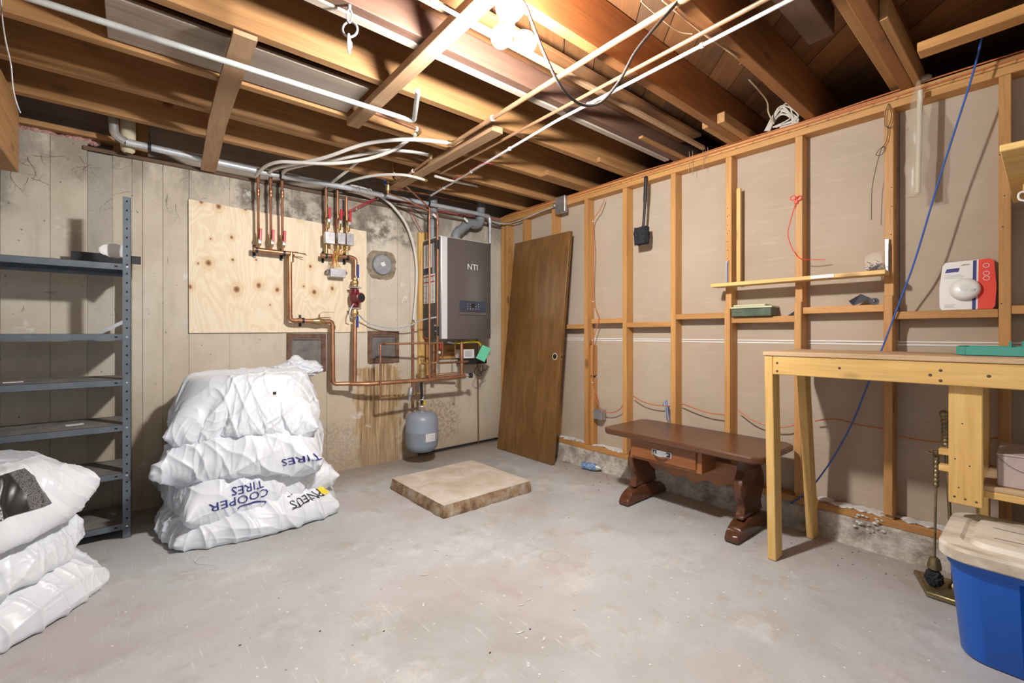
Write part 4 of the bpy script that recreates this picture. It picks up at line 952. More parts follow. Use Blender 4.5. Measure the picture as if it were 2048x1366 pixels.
# ---- door leaning on the studs
dr_ = thing('leaning_door', (2.74, 3.1, 0), 'brown wood-veneer door slab leaning upright against the studs', 'door')
A = Vector((2.728, 3.478, .003)); Bq = Vector((2.735, 2.728, .003)); C = Vector((2.925, 2.690, 2.03)); D = Vector((2.918, 3.432, 2.03))
nrm = (Bq-A).cross(D-A).normalized(); nrm = nrm if nrm.x > 0 else -nrm
q = B(); q.prism([A, Bq, C, D], nrm*.035, bev=.0015); ds = q.out('slab', M['door'], dr_)
uu = (C-Bq).normalized(); hv = (A-Bq).normalized()
kc = Bq+uu*.93+hv*.065
B().lathe(kc, [(.030, .001), (.030, -.0015), (.024, -.002), (.024, .0005)], 22, nrm).out('bore_trim', M['cream'], dr_)
B().lathe(kc, [(0, -.0008), (.024, -.0008)], 22, nrm).out('lock_bore', M['hole'], dr_)
B().obox(Bq+uu*.93-hv*.0007+nrm*.017, uu, nrm, hv, .03, .011, .0006).out('latch_plate', M['brass'], dr_)
B().obox(Bq+uu*.93-hv*.0018+nrm*.017, uu, nrm, hv, .009, .006, .0006).out('latch_hole', M['hole'], dr_)

# ---- steel shelving unit
su = thing('steel_shelving', (-.5, 3.45, 0), 'grey slotted-angle steel shelving unit against the concrete wall', 'shelving')
PX, PF, PB = -.012, 3.272, 3.645
def post(x, y, sx_, sy_, z1, name='post'):
    q = B(); q.box(min(x, x+sx_*.036), max(x, x+sx_*.036), y, y+sy_*.002, .002, z1); q.box(x, x+sx_*.002, min(y, y+sy_*.036), max(y, y+sy_*.036), .002, z1)
    o = q.out(name, M['shelf'], su); h = B()
    k_ = .06
    while k_ < z1-.02:
        h.box(x+sx_*.018-.004, x+sx_*.018+.004, y-sy_*.0006, y-sy_*.0001, k_-.005, k_+.005); h.box(x-sx_*.0006, x-sx_*.0001, y+sy_*.018-.004, y+sy_*.018+.004, k_-.005, k_+.005); k_ += .05
    tag(h.out('post_hole', M['hole'], o), kind='stuff')
post(PX, PF, -1, 1, 1.885); post(PX, PB, -1, -1, 1.52); post(-.95, PF, 1, 1, 1.885); post(-.95, PB, 1, -1, 1.52)
for zt in (1.515, 1.128, .877, .628, .365, .085):
    q = B(); x0, x1, y0, y1 = -.948, PX-.003, PF+.003, PB-.003
    q.box(x0, x1, y0, y1, zt-.0015, zt); q.box(x0, x1, y0, y0+.0015, zt-.036, zt); q.box(x0, x1, y1-.0015, y1, zt-.036, zt)
    q.box(x1-.0015, x1, y0, y1, zt-.036, zt); q.box(x0, x0+.0015, y0, y1, zt-.036, zt); q.box(x0, x1, y0, y0+.012, zt-.036, zt-.0345)
    q.m.normal_update()
    for f in q.m.faces: f.material_index = 1 if (f.calc_center_median().z > zt-.0005 and abs(f.normal.z) > .5) else 0
    sh = q.out('shelf', [M['shelf'], M['shelf_top']], su, smooth=False)
    h = B()
    for xx in (x1-.06, x1-.018, x0+.05): h.box(xx-.007, xx+.007, y0-.0008, y0-.0002, zt-.022, zt-.014)
    h.out('shelf_hole', M['hole'], sh)
    for xx in (PX-.018,): B().lathe((xx, PF-.0005, zt-.018), [(0, .004), (.005, .0035), (.006, 0)], 10, -Y_).out('bolt', M['chrome'], sh)
B().box(-.948, PX-.003, PF+.18, PF+.2, 1.46, 1.478, .001).out('shelf_rib', M['shelf'], su)
q = B(); q.box(-.28, PX+.045, PB-.002, PB, 1.56, 1.61); q.out('back_rail', M['dark_metal'], su)
q = B(); q.prism([(PX+.002, PF+.02, 1.50), (PX+.002, PB, 1.60), (PX+.002, PB, 1.545), (PX+.002, PF+.1, 1.44)], (.002, 0, 0)); q.out('side_gusset', M['dark_metal'], su)
B().beam((-.05, PF+.33, 1.20), (-.16, PF+.33, 1.13), .02, .003, Y_).out('loose_brace', M['galv'], su)
# items on the shelves
cpn_ = ony(232, 506, 3.40)
q = B()
N1, N2 = 26, 9
cc = Vector((cpn_.x, 3.40, 1.519))
vv = []
for i in range(N2):
    for j in range(N1):
        a = 2*math.pi*j/N1; r = .012+.058*i/(N2-1); z = .05*(i/(N2-1))**1.6
        wob = noise.noise(Vector((math.cos(a)*2, math.sin(a)*2, i*.5)))*.012*(i/(N2-1))
        v0 = Vector((r*math.cos(a), r*math.sin(a)*.8, z+wob*1.3)); v0 = Matrix.Rotation(.9, 3, 'X') @ v0; vv.append(cc+v0+Vector((0, .0, .045)))
q.add(vv, [(i*N1+j, i*N1+(j+1) % N1, (i+1)*N1+(j+1) % N1, (i+1)*N1+j) for i in range(N2-1) for j in range(N1)]+[tuple(range(N1))[::-1]])
tag(q.out('crumpled_dish', M['label']), 'crumpled white dish on the top shelf beside the post', 'dish')
for px, py, z, lab in ((149, 850, .629, 'small white card lying on the shelf above the left tyre stack'), (26, 765, .878, 'small pale card lying on the shelf at the picture edge')):
    c = onz(px, py, z); tag(B().obox(c+Z_*.002, (X+Y_*.2).normalized(), (Y_-X*.2).normalized(), Z_, .036, .022, .0015).out('paper_card', M['label']), lab, 'card')

# ---- wrapped tyres: each bag is a square film sack draped over a flat tyre by a small position-based cloth solver
import numpy as np
from mathutils.bvhtree import BVHTree
def drape(c, z0, h, seed, rot, L=1.02, R=.332, n=64, steps=110, iters=6, lower=(), push=(0, 0), ymax=3.724, puff=7.0, grav=.30, upper=None, rnd=.6):
    rg = np.random.RandomState(seed)
    g = np.linspace(-L/2, L/2, n); U, V = np.meshgrid(g, g, indexing='ij')
    _r = np.sqrt(U**2+V**2)+1e-9; _m = np.maximum(abs(U), abs(V)); k_ = 1-rnd*(1-_m/_r)*(_m/(L/2))**2; U = U*k_; V = V*k_; FU = np.stack([U, V], -1).reshape(-1, 2)
    idt = np.arange(n*n).reshape(n, n); idb = np.full((n, n), -1); inner = np.zeros((n, n), bool); inner[1:-1, 1:-1] = True
    idb[inner] = n*n+np.arange(inner.sum()); idb[~inner] = idt[~inner]; nv = n*n+int(inner.sum())
    rad = np.sqrt(U**2+V**2); edge = _m/(L/2)
    ca, sa = math.cos(rot), math.sin(rot); Xg = (U*ca-V*sa)*.96; Yg = (U*sa+V*ca)*.96
    w = np.clip((rad-R-.01)/np.maximum(rad/np.maximum(edge, 1e-6)-R-.01, .02), 0, 1)
    P = np.zeros((nv, 3)); zm = z0+h*.5
    for ids, zt in ((idt, z0+h+.012), (idb, z0-.004)):
        P[ids.ravel()] = np.stack([Xg+c[0], Yg+c[1], zt*(1-w)+zm*w], -1).reshape(-1, 3)
    lf = np.zeros((nv, 3))
    for k in range(10):
        fr = rg.randn(3)*9; lf += np.sin(P@fr+rg.rand()*6)[:, None]*rg.randn(3)*.006
    P += lf+rg.randn(nv, 3)*.0015
    sp = L/(n-1); cons = []; FL = np.zeros((nv, 2)); FL[idt.ravel()] = FU; FL[idb.ravel()] = FU
    for ids in (idt, idb):
        def addc(a, b, l, k):
            a = a.ravel(); b = b.ravel(); l = np.sqrt(((FL[a]-FL[b])**2).sum(1)); cons.append((a, b, l*(1+.03*np.sin(FL[a]@np.array([23., 17.])+seed)*np.sin(FL[a]@np.array([-19., 26.])+seed*2)), k))
        for d, k in ((1, 1.0), (2, .05)):
            for par in range(2*d):
                r = np.arange(par, n-d, 2*d)
                if len(r): addc(ids[r, :], ids[r+d, :], sp*d, k); addc(ids[:, r], ids[:, r+d], sp*d, k)
        for p1 in range(2):
            r = np.arange(p1, n-1, 2)
            for s in (0, 1):
                for p2 in range(2):
                    q = np.arange(p2, n-1, 2)
                    A = ids[np.ix_(r, q+s)]; Bq_ = ids[np.ix_(r+1, q+1-s)]; addc(A, Bq_, sp*1.4142, .35)
    prev = P.copy(); acc = np.array([0, 0, -9.8])*(1/60)**2*grav
    fl = 0.006; istop = np.zeros(nv, bool); istop[idt.ravel()] = True; istop[idt[0, :]] = istop[idt[-1, :]] = istop[idt[:, 0]] = istop[idt[:, -1]] = False
    r0 = .05
    def collide(P):
        # own tyre (keep outside), rounded cylinder
        for (cx_, cy_, za, zb, RR, mg) in [(c[0], c[1], z0, z0+h, R, .003)]+list(lower):
            d = P[:, :2]-np.array([cx_, cy_]); rr = np.sqrt((d**2).sum(1))+1e-9; dz = P[:, 2]-(za+zb)/2; hh = (zb-za)/2
            qx = rr-(RR-r0); qz = np.abs(dz)-(hh-r0)
            mx = np.maximum(qx, 0); mz = np.maximum(qz, 0); dist = np.sqrt(mx**2+mz**2)+np.minimum(np.maximum(qx, qz), 0)-r0-mg
            ins = dist < 0
            if not ins.any(): continue
            pen = -dist[ins]; nx = mx[ins]; nz = mz[ins]; ln = np.sqrt(nx**2+nz**2)
            flat = ln < 1e-6; ax = qx[ins] > qz[ins]
            nx = np.where(flat, ax.astype(float), nx/np.maximum(ln, 1e-6)); nz = np.where(flat, (~ax).astype(float), nz/np.maximum(ln, 1e-6))
            dd = d[ins]/rr[ins][:, None]
            P[ins, :2] += dd*(nx*pen)[:, None]; P[ins, 2] += np.sign(dz[ins])*nz*pen
            prev[ins] += (P[ins]-prev[ins])*.55
        m = P[:, 2] < fl+istop*.004
        P[m, 2] = fl+istop[m]*.004; prev[m] += (P[m]-prev[m])*.6
        if upper:
            d = P[:, :2]-np.array(upper[:2]); m = ((d**2).sum(1) < upper[3]**2) & (P[:, 2] > upper[2]-.006) & (P[:, 2] < upper[2]+.2)
            P[m, 2] = upper[2]-.006
        m = P[:, 1] > ymax
        P[m, 1] = ymax
    ph = np.array([push[0], push[1], 0])*(1/60)**2
    for s in range(steps):
        v = (P-prev)*.965; prev = P.copy(); P = P+v+acc+ph*(s < steps*.7)
        if puff:
            pf = puff*(1.0 if s < steps*.75 else .35)
            for ids, sg in ((idt, 1), (idb, -1)):
                G = P[ids]; nn_ = np.cross(G[2:, 1:-1]-G[:-2, 1:-1], G[1:-1, 2:]-G[1:-1, :-2]); nn_ /= np.linalg.norm(nn_, axis=2)[:, :, None]+1e-9
                P[ids[1:-1, 1:-1].ravel()] += (nn_*sg*pf*(1/60)**2).reshape(-1, 3)
        for it in range(iters):
            for a, b, l, k in cons:
                d = P[b]-P[a]; ln = np.sqrt((d*d).sum(1))+1e-9; e = (ln-l)/ln*.5
                if k < .5: e = np.where(e < 0, e*k, e*k)
                elif True: e = np.where(e < 0, e*.75, e)
                d *= e[:, None]; d *= (1 if k > .5 else 1)
                P[a] += d; P[b] -= d
            if it % 2: collide(P)
    collide(P)
    F_ = []
    for i in range(n-1):
        for j in range(n-1):
            F_.append((idt[i, j], idt[i+1, j], idt[i+1, j+1], idt[i, j+1])); F_.append((idb[i, j], idb[i, j+1], idb[i+1, j+1], idb[i+1, j]))
    return P, [tuple(int(x) for x in f) for f in F_]
STK = {}
def bagged(c, z0, h, seed, rot, label, group, crumple=.020, **kw):
    t = thing('wrapped_tyre', (c[0], c[1], z0), label, 'tyre', group)
    P, Fc = drape(c, z0, h, seed, rot, **kw)
    me = bpy.data.meshes.new('bag'); me.from_pydata(P.tolist(), [], Fc)
    tmp = bpy.data.objects.new('tmp', me); COL.objects.link(tmp)
    m_ = tmp.modifiers.new('subsurf', 'SUBSURF'); m_.levels = 2
    dg = bpy.context.evaluated_depsgraph_get(); dg.update(); me2 = bpy.data.meshes.new_from_object(tmp.evaluated_get(dg)); bpy.data.objects.remove(tmp)
    nvx = len(me2.vertices); co = np.empty(nvx*3); me2.vertices.foreach_get('co', co); co = co.reshape(-1, 3); no = np.empty(nvx*3); me2.vertex_normals.foreach_get('vector', no); no = no.reshape(-1, 3)
    d = np.zeros(nvx); rg = np.random.RandomState(seed+5); an = np.arctan2(co[:, 1]-c[1], co[:, 0]-c[0]); rr = np.hypot(co[:, 0]-c[0], co[:, 1]-c[1])
    wp = sum(np.sin(co@(rg.randn(3)*7)+rg.rand()*6.3) for _ in range(4))
    for q_ in range(5):      # long diagonal film folds, sharp on one side
        fr = rg.randn(3); fr[2] *= .5; fr = fr/np.linalg.norm(fr)*rg.uniform(16, 34); x_ = co@fr+wp*rg.uniform(.5, 1.0)+rg.rand()*6.3
        msk = np.clip(np.sin(co@(rg.randn(3)*4)+rg.rand()*6.3)+.3, 0, 1); d += ((1-np.abs(np.sin(x_)))**3)*msk*crumple*rg.uniform(.5, 1.0)
    for q_ in range(4):
        fr = rg.randn(3); fr = fr/np.linalg.norm(fr)*rg.uniform(45, 90); x_ = co@fr+wp*1.5; msk = np.clip(np.sin(co@(rg.randn(3)*9)+rg.rand()*6.3), 0, 1); d += ((1-np.abs(np.sin(x_)))**3)*msk*crumple*.3
    co = co+no*d[:, None]; co[:, 2] = np.maximum(co[:, 2], .004); co[:, 1] = np.minimum(co[:, 1], 3.734)
    me2.vertices.foreach_set('co', co.ravel()); me2.polygons.foreach_set('use_smooth', [True]*len(me2.polygons)); me2.update()
    bb = bmesh.new(); bb.from_mesh(me2); bvh = BVHTree.FromBMesh(bb); bb.free(); me2.materials.clear(); me2.name = 'bag'
    link('bag', me2, M['bag'], t)
    return t, (bvh, c)
def onbag(f, ang, z, off=.005):
    bvh, c = f; d = Vector((math.cos(ang), math.sin(ang), 0)); o = Vector((c[0], c[1], z))+d*1.2
    hit, nrm_, i_, ds_ = bvh.ray_cast(o, -d)
    if hit is None: return Vector((c[0], c[1], z))+d*.40
    return hit+d*off
def print_on(f, t, body, ang, z, size, m, rot=0.0, sx_=1.0, name='lettering'):
    me = textmesh(body, size); ca, sa = math.cos(rot), math.sin(rot)
    bmm = bmesh.new(); bmm.from_mesh(me); bmesh.ops.triangulate(bmm, faces=bmm.faces)
    for _ in range(2): bmesh.ops.subdivide_edges(bmm, edges=[e for e in bmm.edges if e.calc_length() > .010], cuts=1)
    bmm.to_mesh(me); bmm.free()
    for v in me.vertices:
        x = v.co.x*sx_; y = v.co.y; x, y = x*ca-y*sa, x*sa+y*ca; v.co = onbag(f, ang+x/.40, z+y)
    me.materials.clear(); return link(name, me, m, t)
def gridprint(f, t, a0, a1, z0, z1, m, name, na=14, nz=3, off=.004, slant=0.0):
    vs = []; uv = []
    for i in range(na+1):
        for j in range(nz+1):
            vs.append(tuple(onbag(f, a0+(a1-a0)*i/na, z0+(z1-z0)*j/nz+slant*i/na, off))); uv.append((i/na, j/nz))
    me = bpy.data.meshes.new(name); me.from_pydata(vs, [], [(i*(nz+1)+j, (i+1)*(nz+1)+j, (i+1)*(nz+1)+j+1, i*(nz+1)+j+1) for i in range(na) for j in range(nz)])
    ul = me.uv_layers.new()
    for p in me.polygons:
        for li in p.loop_indices: ul.data[li].uv = uv[me.loops[li].vertex_index]
    me.polygons.foreach_set('use_smooth', [True]*len(me.polygons)); return link(name, me, m, t)
g1 = 'stack of four wrapped tyres beside the hatch'
CG = (.565, 3.285); TH = .208
def low(c, *zs): return [(c[0], c[1], z, z+TH, .332, .026) for z in zs]
CAM1 = math.atan2(-3.285, -.565)
def upr(c, z): return (c[0], c[1], z, .31)
ZT = (.008, .228, .448, .668)
t1, f1 = bagged((.575, 3.30), ZT[0], TH, 11, -.05, 'lowest white wrapped tyre of the four-high stack, on the floor', g1, L=1.03, upper=upr(CG, ZT[1]), puff=10, grav=.12, rnd=.7, crumple=.015)
t2, f2 = bagged((.55, 3.29), ZT[1], TH, 23, .12, 'second wrapped tyre from the floor, with blue upside-down lettering', g1, L=.98, lower=low(CG, ZT[0]), upper=upr(CG, ZT[2]), puff=6.5, grav=.12, rnd=.4, crumple=.012)
t3, f3 = bagged((.57, 3.28), ZT[2], TH, 35, -.32, 'third wrapped tyre from the floor, under the topmost one', g1, L=.98, lower=low(CG, *ZT[:2]), upper=upr(CG, ZT[3]), puff=6.5, grav=.13, rnd=.4, crumple=.013)
t4, f4 = bagged((.565, 3.29), ZT[3], TH, 47, -.25, 'topmost white wrapped tyre of the four-high stack by the hatch', g1, L=.99, lower=low(CG, *ZT[1:3]), puff=4.6, grav=.17, rnd=.5, crumple=.014)
q = bmesh.new(); bmesh.ops.create_icosphere(q, subdivisions=6, radius=1)
nc = ony(598, 738, 3.47)
for v in q.verts:
    p = v.co.copy(); u_ = p.x*5+noise.noise(p*2.2)*4
    k_ = 1+.25*noise.noise(p*1.6)+.16*(1-abs(math.sin(u_)))**2+.10*(1-abs(noise.noise(p*5))*2)
    pk_ = .55*max(0, p.z)**2*math.exp(-((p.x+.15)**2+(p.y)**2)/.10)
    v.co = nc+Vector((p.x*.155*k_, p.y*.12*k_, (p.z*.05)*k_+pk_*.085))
for f_ in q.faces: f_.smooth = True
mq = bpy.data.meshes.new('gathered_neck'); q.to_mesh(mq); q.free(); link('gathered_neck', mq, M['bag'], t4)
B().obox(onbag(f4, CAM1+.35, .78, .003), X, Z_, Y_, .009, .008, .003).out('black_tag', M['black'], t4)
print_on(f2, t2, 'TIRES', CAM1+.02, .275, .060, M['print_blue'], math.pi+.10)
print_on(f2, t2, 'COOPER', CAM1-.04, .222, .060, M['print_blue'], math.pi+.10)
def swoosh(f, t, ang, z):
    n = 28; P_ = []; Q_ = []
    for i in range(n+1):
        a = -.9+i/n*4.6; w_ = .009*math.sin(math.pi*i/n); P_.append((.062*math.cos(a), .016*math.sin(a))); Q_.append(((.062-w_*1.6)*math.cos(a), (.016-w_)*math.sin(a)))
    me = bpy.data.meshes.new('swoosh'); me.from_pydata([tuple(onbag(f, ang+x/.40, z+y)) for x, y in P_+Q_], [], [(i, i+1, n+2+i, n+1+i) for i in range(n)]); return link('swoosh_mark', me, M['print_blue'], t)
swoosh(f2, t2, CAM1+.07, .178)
print_on(f3, t3, 'TIRES', CAM1+.50, .40, .055, M['print_blue'], math.pi+.15)
print_on(f1, t1, 'PNEUS', CAM1+.62, .145, .055, M['print_black'], math.pi+.12)
gridprint(f1, t1, CAM1+.80, CAM1+.95, .13, .18, M['print_yellow'], 'yellow_print_patch', slant=.015)
for z_ in (.108, .172): gridprint(f1, t1, CAM1+.42, CAM1+.82, z_, z_+.004, M['print_black'], 'print_frame', 14, 1, slant=.04)
g2 = 'stack of three wrapped tyres in front of the steel shelving'
CL = (-.60, 2.76)
def lowl(*zs): return [(CL[0], CL[1], z, z+.2, .345, .026) for z in zs]
u1, e1 = bagged((-.62, 2.79), .008, .190, 61, -.85, 'lowest wrapped tyre of the left stack, spreading on the floor', g2, L=1.0, R=.345, ymax=3.25, upper=upr(CL, .21), puff=10, grav=.15, rnd=.9, crumple=.013)
u2, e2 = bagged((-.64, 2.77), .21, .190, 73, -.7, 'middle wrapped tyre of the left stack, below the black printed one', g2, L=.96, R=.345, ymax=3.25, lower=lowl(.006), upper=upr(CL, .415), puff=7, grav=.15, rnd=.8, crumple=.012)
u3, e3 = bagged((-.62, 2.75), .415, .190, 85, -.8, 'topmost wrapped tyre of the left stack with a black tread picture', g2, L=.98, R=.345, ymax=3.25, lower=lowl(.006, .21), puff=3.6, grav=.11, rnd=.7, crumple=.012)
tag(gridprint(e3, u3, -1.8, -.5, .455, .60, M['tread'], 'printed_picture', 70, 22), 'black printed tyre picture')

# ---- concrete pad on the floor
pd = thing('concrete_pad', (1.8, 2.72, 0), 'low square concrete pad with rough brown sides on the floor', 'pad')
q = B(); n = 60
c4 = [Vector((1.445, 2.368, 0)), Vector((2.165, 2.372, 0)), Vector((2.15, 3.08, 0)), Vector((1.43, 3.06, 0))]
per = []
for i in range(4):
    for k_ in range(n): per.append(c4[i]+(c4[(i+1) % 4]-c4[i])*k_/n)
ctr = Vector((1.8, 2.72, 0)); lv = []
for z, o in ((0, .006), (.022, .008), (.05, .002), (.07, .0), (.078, -.002)):
    for p in per:
        d = (p-ctr).normalized(); w_ = noise.noise(Vector((p.x*14, p.y*14, z*20)))*.010*(1 if z < .07 else .5); lv.append((p.x+d.x*(o+w_), p.y+d.y*(o+w_), z+.002*noise.noise(p*9)))
Np = len(per); q.add(lv, [(a*Np+i, a*Np+(i+1) % Np, (a+1)*Np+(i+1) % Np, (a+1)*Np+i) for a in range(4) for i in range(Np)])
q.out('rough_side', M['slab_side'], pd)
top = [(ctr.x+(Vector(v)-ctr).x*1.0, ctr.y+(Vector(v)-ctr).y*1.0, .0775) for v in lv[-Np:]]
B().prism(top, (0, 0, .003)).out('top_face', M['slab_top'], pd, smooth=False)

# ---- trestle coffee table
tb = thing('trestle_table', (2.69, 1.44, 0), 'low dark brown trestle coffee table with carved legs and one drawer', 'table')
TX0, TX1, TY0, TY1, TZ = 2.43, 2.935, .935, 1.955, .492
ch_ = .045
q = B(); q.prism([(TX0+ch_, TY0, TZ-.036), (TX0, TY0+ch_, TZ-.036), (TX0, TY1-ch_, TZ-.036), (TX0+ch_, TY1, TZ-.036), (TX1-ch_, TY1, TZ-.036), (TX1, TY1-ch_, TZ-.036), (TX1, TY0+ch_, TZ-.036), (TX1-ch_, TY0, TZ-.036)], (0, 0, .036), bev=.007); q.out('table_top', M['table'], tb)
legp = [(-.135, .105), (-.122, .122), (-.108, .145), (-.104, .165), (-.118, .19), (-.142, .22), (-.155, .255), (-.152, .295), (-.130, .33), (-.105, .365), (-.096, .40), (-.100, .43)]
footp = [(-.255, .003), (-.26, .02), (-.245, .045), (-.215, .055), (-.205, .075), (-.175, .088), (-.12, .092), (-.10, .105), (.10, .105), (.12, .092), (.175, .088), (.205, .075), (.215, .055), (.245, .045), (.26, .02), (.255, .003), (.19, .003), (.17, .018), (-.17, .018), (-.19, .003)]
XC = 2.685
for yy in (1.79, 1.095):
    q = B(); out_ = [(XC+a, yy-.022, z) for a, z in legp]+[(XC-a, yy-.022, z) for a, z in legp[::-1]]
    q.prism(out_, (0, .044, 0), bev=.004); lg = q.out('leg', M['table_leg'], tb, ang=.8)
    q = B(); q.prism([(XC+a*.90, yy-.036, z) for a, z in footp], (0, .072, 0), bev=.006); q.out('foot', M['table_leg'], lg, ang=.8)
    q = B(); q.prism([(XC+a, yy-.03, z) for a, z in ((-.20, .455), (-.19, .44), (-.15, .432), (-.12, .425), (.12, .425), (.15, .432), (.19, .44), (.20, .455))], (0, .06, 0), bev=.003); q.out('bracket', M['table_leg'], lg)
# scalloped stretcher
q = B(); up = [(1.117, .37), (1.768, .37)]; low = []
ns = 60
for i in range(ns+1):
    y = 1.768-(1.768-1.117)*i/ns; s = i/ns
    z = .235+.045*max(0, 1-min(s, 1-s)*7)-.10*math.exp(-(min(s, 1-s)/.035)**2)*0+.014*math.cos(s*9*math.pi)-.02*math.exp(-((s-.5)/.18)**2)
    low.append((y, z))
q.prism([(2.66, y, z) for y, z in up+low], (.022, 0, 0), bev=.002); q.out('stretcher', M['drawer'], tb)
dA, dB_ = onx(1293, 884, 2.485), onx(1391, 928, 2.485)
y1_, y0_ = dA.y, dB_.y; z1_, z0_ = .448, .335
B().box(2.50, 2.88, y0_-.03, 1.766, z0_-.018, .455, .003).out('drawer_case', M['drawer'], tb)
dw = B().box(2.484, 2.4995, y0_, 1.745, z0_, z1_, .004).out('drawer', M['drawer'], tb)
yc = (1.745+y0_)/2; zc_ = (z0_+z1_)/2
B().box(2.4815, 2.4838, yc-.066, yc+.066, zc_-.018, zc_+.018, .002).out('pull_plate', M['chrome'], dw)
B().tube(smoothpts([(2.482, yc-.045, zc_+.004), (2.462, yc-.035, zc_-.003), (2.458, yc, zc_-.01), (2.462, yc+.035, zc_-.003), (2.482, yc+.045, zc_+.004)], 5), .006, 8).out('handle', M['chrome'], dw)
for s in (-1, 1): B().box(2.4785, 2.4812, yc+s*.047-.013, yc+s*.047+.013, zc_-.014, zc_+.014, .001).out('pull_insert', M['black'], dw)

# ---- workbench
wk = thing('workbench', (2.68, .3, 0), 'tall home-made pine workbench with chipboard top', 'workbench')
WX0, WX1, WY1, WY0, WZ = 2.42, 2.95, .915, -.62, 1.04
B().box(WX0-.004, WX1, WY0, WY1+.006, WZ-.021, WZ, .003).out('bench_top', M['benchtop'], wk)
B().box(WX0+.0, WX0+.037, WY0, WY1-.04, .928, WZ-.0225, .003).out('front_apron', M['bright_y'], wk)
for yy, zz in ((.855, .985), (.855, .945), (.60, .975), (.30, .965), (.27, .985), (.27, .945), (.14, .972)): B().lathe((WX0-.0005, yy-.0, zz), [(0, .001), (.005, .001), (.006, 0)], 8, -X).out('screw', M['nail'], wk)
B().box(WX0+.04, WX1-.04, WY1-.04, WY1-.003, .928, WZ-.0225, .003).out('side_apron', M['bright_x'], wk)
q = B(); q.prism([(WX0, WY1-.038, WZ-.0225), (WX0, WY1, WZ-.0225), (WX0+.010, WY1-.012, .002), (WX0+.010, WY1-.050, .002)], (.089, 0, 0), bev=.003); q.out('leg', M['bright_z'], wk)
q = B(); q.prism([(2.70, .86, .927), (2.785, .86, .927), (2.928, .86, .002), (2.848, .86, .002)], (0, -.038, 0), bev=.003); q.out('leg', M['bright_z'], wk)
B().box(WX0+.04, WX0+.078, .158, .252, .465, .94, .003).out('leg', M['bright_z'], wk)
B().box(2.86, 2.948, .165, .205, .002, .94, .003).out('leg', M['bright_z'], wk)
q = B()
for dy in (.012, .042, .072): q.ball((WX0+.0395, .163+dy, .485+dy*.1), .0045, 1, (.4, 1, 1))
for dy, dz in ((.06, .53), (.03, .62), (.07, .64), (.05, .78)): q.ball((WX0+.0395, .163+dy, dz), .003, 1, (.4, 1, 1))
q.out('screw', M['nail'], wk)
B().box(WX0+.08, 2.93, -.60, .163, .528, .546, .002).out('lower_shelf', M['benchtop'], wk)
B().box(WX0+.079, WX0+.098, -.60, .157, .500, .527, .002).out('shelf_edge', M['bright_y'], wk)
for z in (.575, .640): B().box(WX0+.079, WX0+.12, .21, .285, z, z+.024, .002).out('cleat', M['bright_y'], wk)
# box on lower shelf
cb = thing('cardboard_box', (2.62, .02, .547), 'pinkish flat cardboard box on the workbench lower shelf', 'box')
B().box(2.53, 2.80, -.16, .125, .5475, .665, .003).out('carton', M['card_box'], cb); B().box(2.528, 2.802, -.162, .127, .6655, .672, .002).out('lid_flap', M['card_box'], cb)
cable('crease_line', M['nail'], [Vector((2.5285, .125, .66)), Vector((2.5285, .05, .61)), Vector((2.5285, -.15, .60))], .0008, cb, 4)
# teal tray
te = thing('teal_tray', (2.7, .13, 1.041), 'teal plastic tray lying on the workbench top', 'tray')
q = B(); bx = [(2.60, .215), (2.60, -.15), (2.82, -.15), (2.82, .225), (2.78, .25), (2.64, .245)]
q.prism([(x, y, 1.042) for x, y in bx], (0, 0, .005)); q.out('tray_base', M['teal'], te)
q = B()
for (xa, ya), (xb, yb) in zip(bx, bx[1:]+bx[:1]): q.beam((xa, ya, 1.060), (xb, yb, 1.060), .004, .034)
q.out('tray_rim', M['teal'], te)
for yy in (.10, .065): B().box(2.80, 2.82, yy-.004, yy+.004, 1.07, 1.098, .001).out('hook_tab', M['teal'], te)
B().prism([(2.6, .235, 1.042), (2.6, .265, 1.055), (2.68, .27, 1.06), (2.70, .25, 1.042)], (0, 0, .004)).out('clear_flap', M['glassbag'], te)

# ---- storage tote
to = thing('storage_tote', (2.4, 0, 0), 'bright blue plastic tote with a dirty cream lid', 'tote')
def rrect(x0, x1, y0, y1, r, z, n=8):
    P = []
    for cx_, cy_, a0 in ((x1-r, y1-r, 0), (x0+r, y1-r, math.pi/2), (x0+r, y0+r, math.pi), (x1-r, y0+r, 1.5*math.pi)):
        for i in range(n+1):
            a = a0+math.pi/2*i/n; P.append(Vector((cx_+r*math.cos(a), cy_+r*math.sin(a), z)))
    return P
def loft(q, secs, cap0=True, cap1=True, mi=0):
    V = [[q.m.verts.new(p) for p in s] for s in secs]; n = len(secs[0])
    for a, b in zip(V, V[1:]):
        for i in range(n): q.m.faces.new((a[i], a[(i+1) % n], b[(i+1) % n], b[i])).material_index = mi
    if cap0: q.m.faces.new(V[0][::-1])
    if cap1: q.m.faces.new(V[-1])
def totesec(z, t, notch=True):
    x0, x1, y0, y1 = 2.155+.055*t, 2.60-.03*t, -.40+.03*t, .232-.03*t; r = .075
    P = rrect(x0, x1, y0, y1, r, z)
    out_ = []
    for p in P: out_.append(p)
    if notch:   # recess in the long front side
        ins = []
        for p in P: ins.append(p)
        i = 2*9  # after the second corner: front side going to -y at x0
        rec = [Vector((x0, .06-.01*t, z)), Vector((x0+.035, .045-.01*t, z)), Vector((x0+.035, -.20, z)), Vector((x0, -.215, z))]
        out_ = P[:i]+rec+P[i:]
    else:
        i = 18; out_ = P[:i]+[Vector((x0, .06, z)), Vector((x0, .045, z)), Vector((x0, -.20, z)), Vector((x0, -.215, z))]+P[i:]
    return out_
q = B(); loft(q, [totesec(.003, 1.12), totesec(.012, 1.0), totesec(.325, .2), totesec(.33, .0, False), totesec(.375, -.05, False)], True, True); q.out('tub', M['tote'], to, ang=.5)
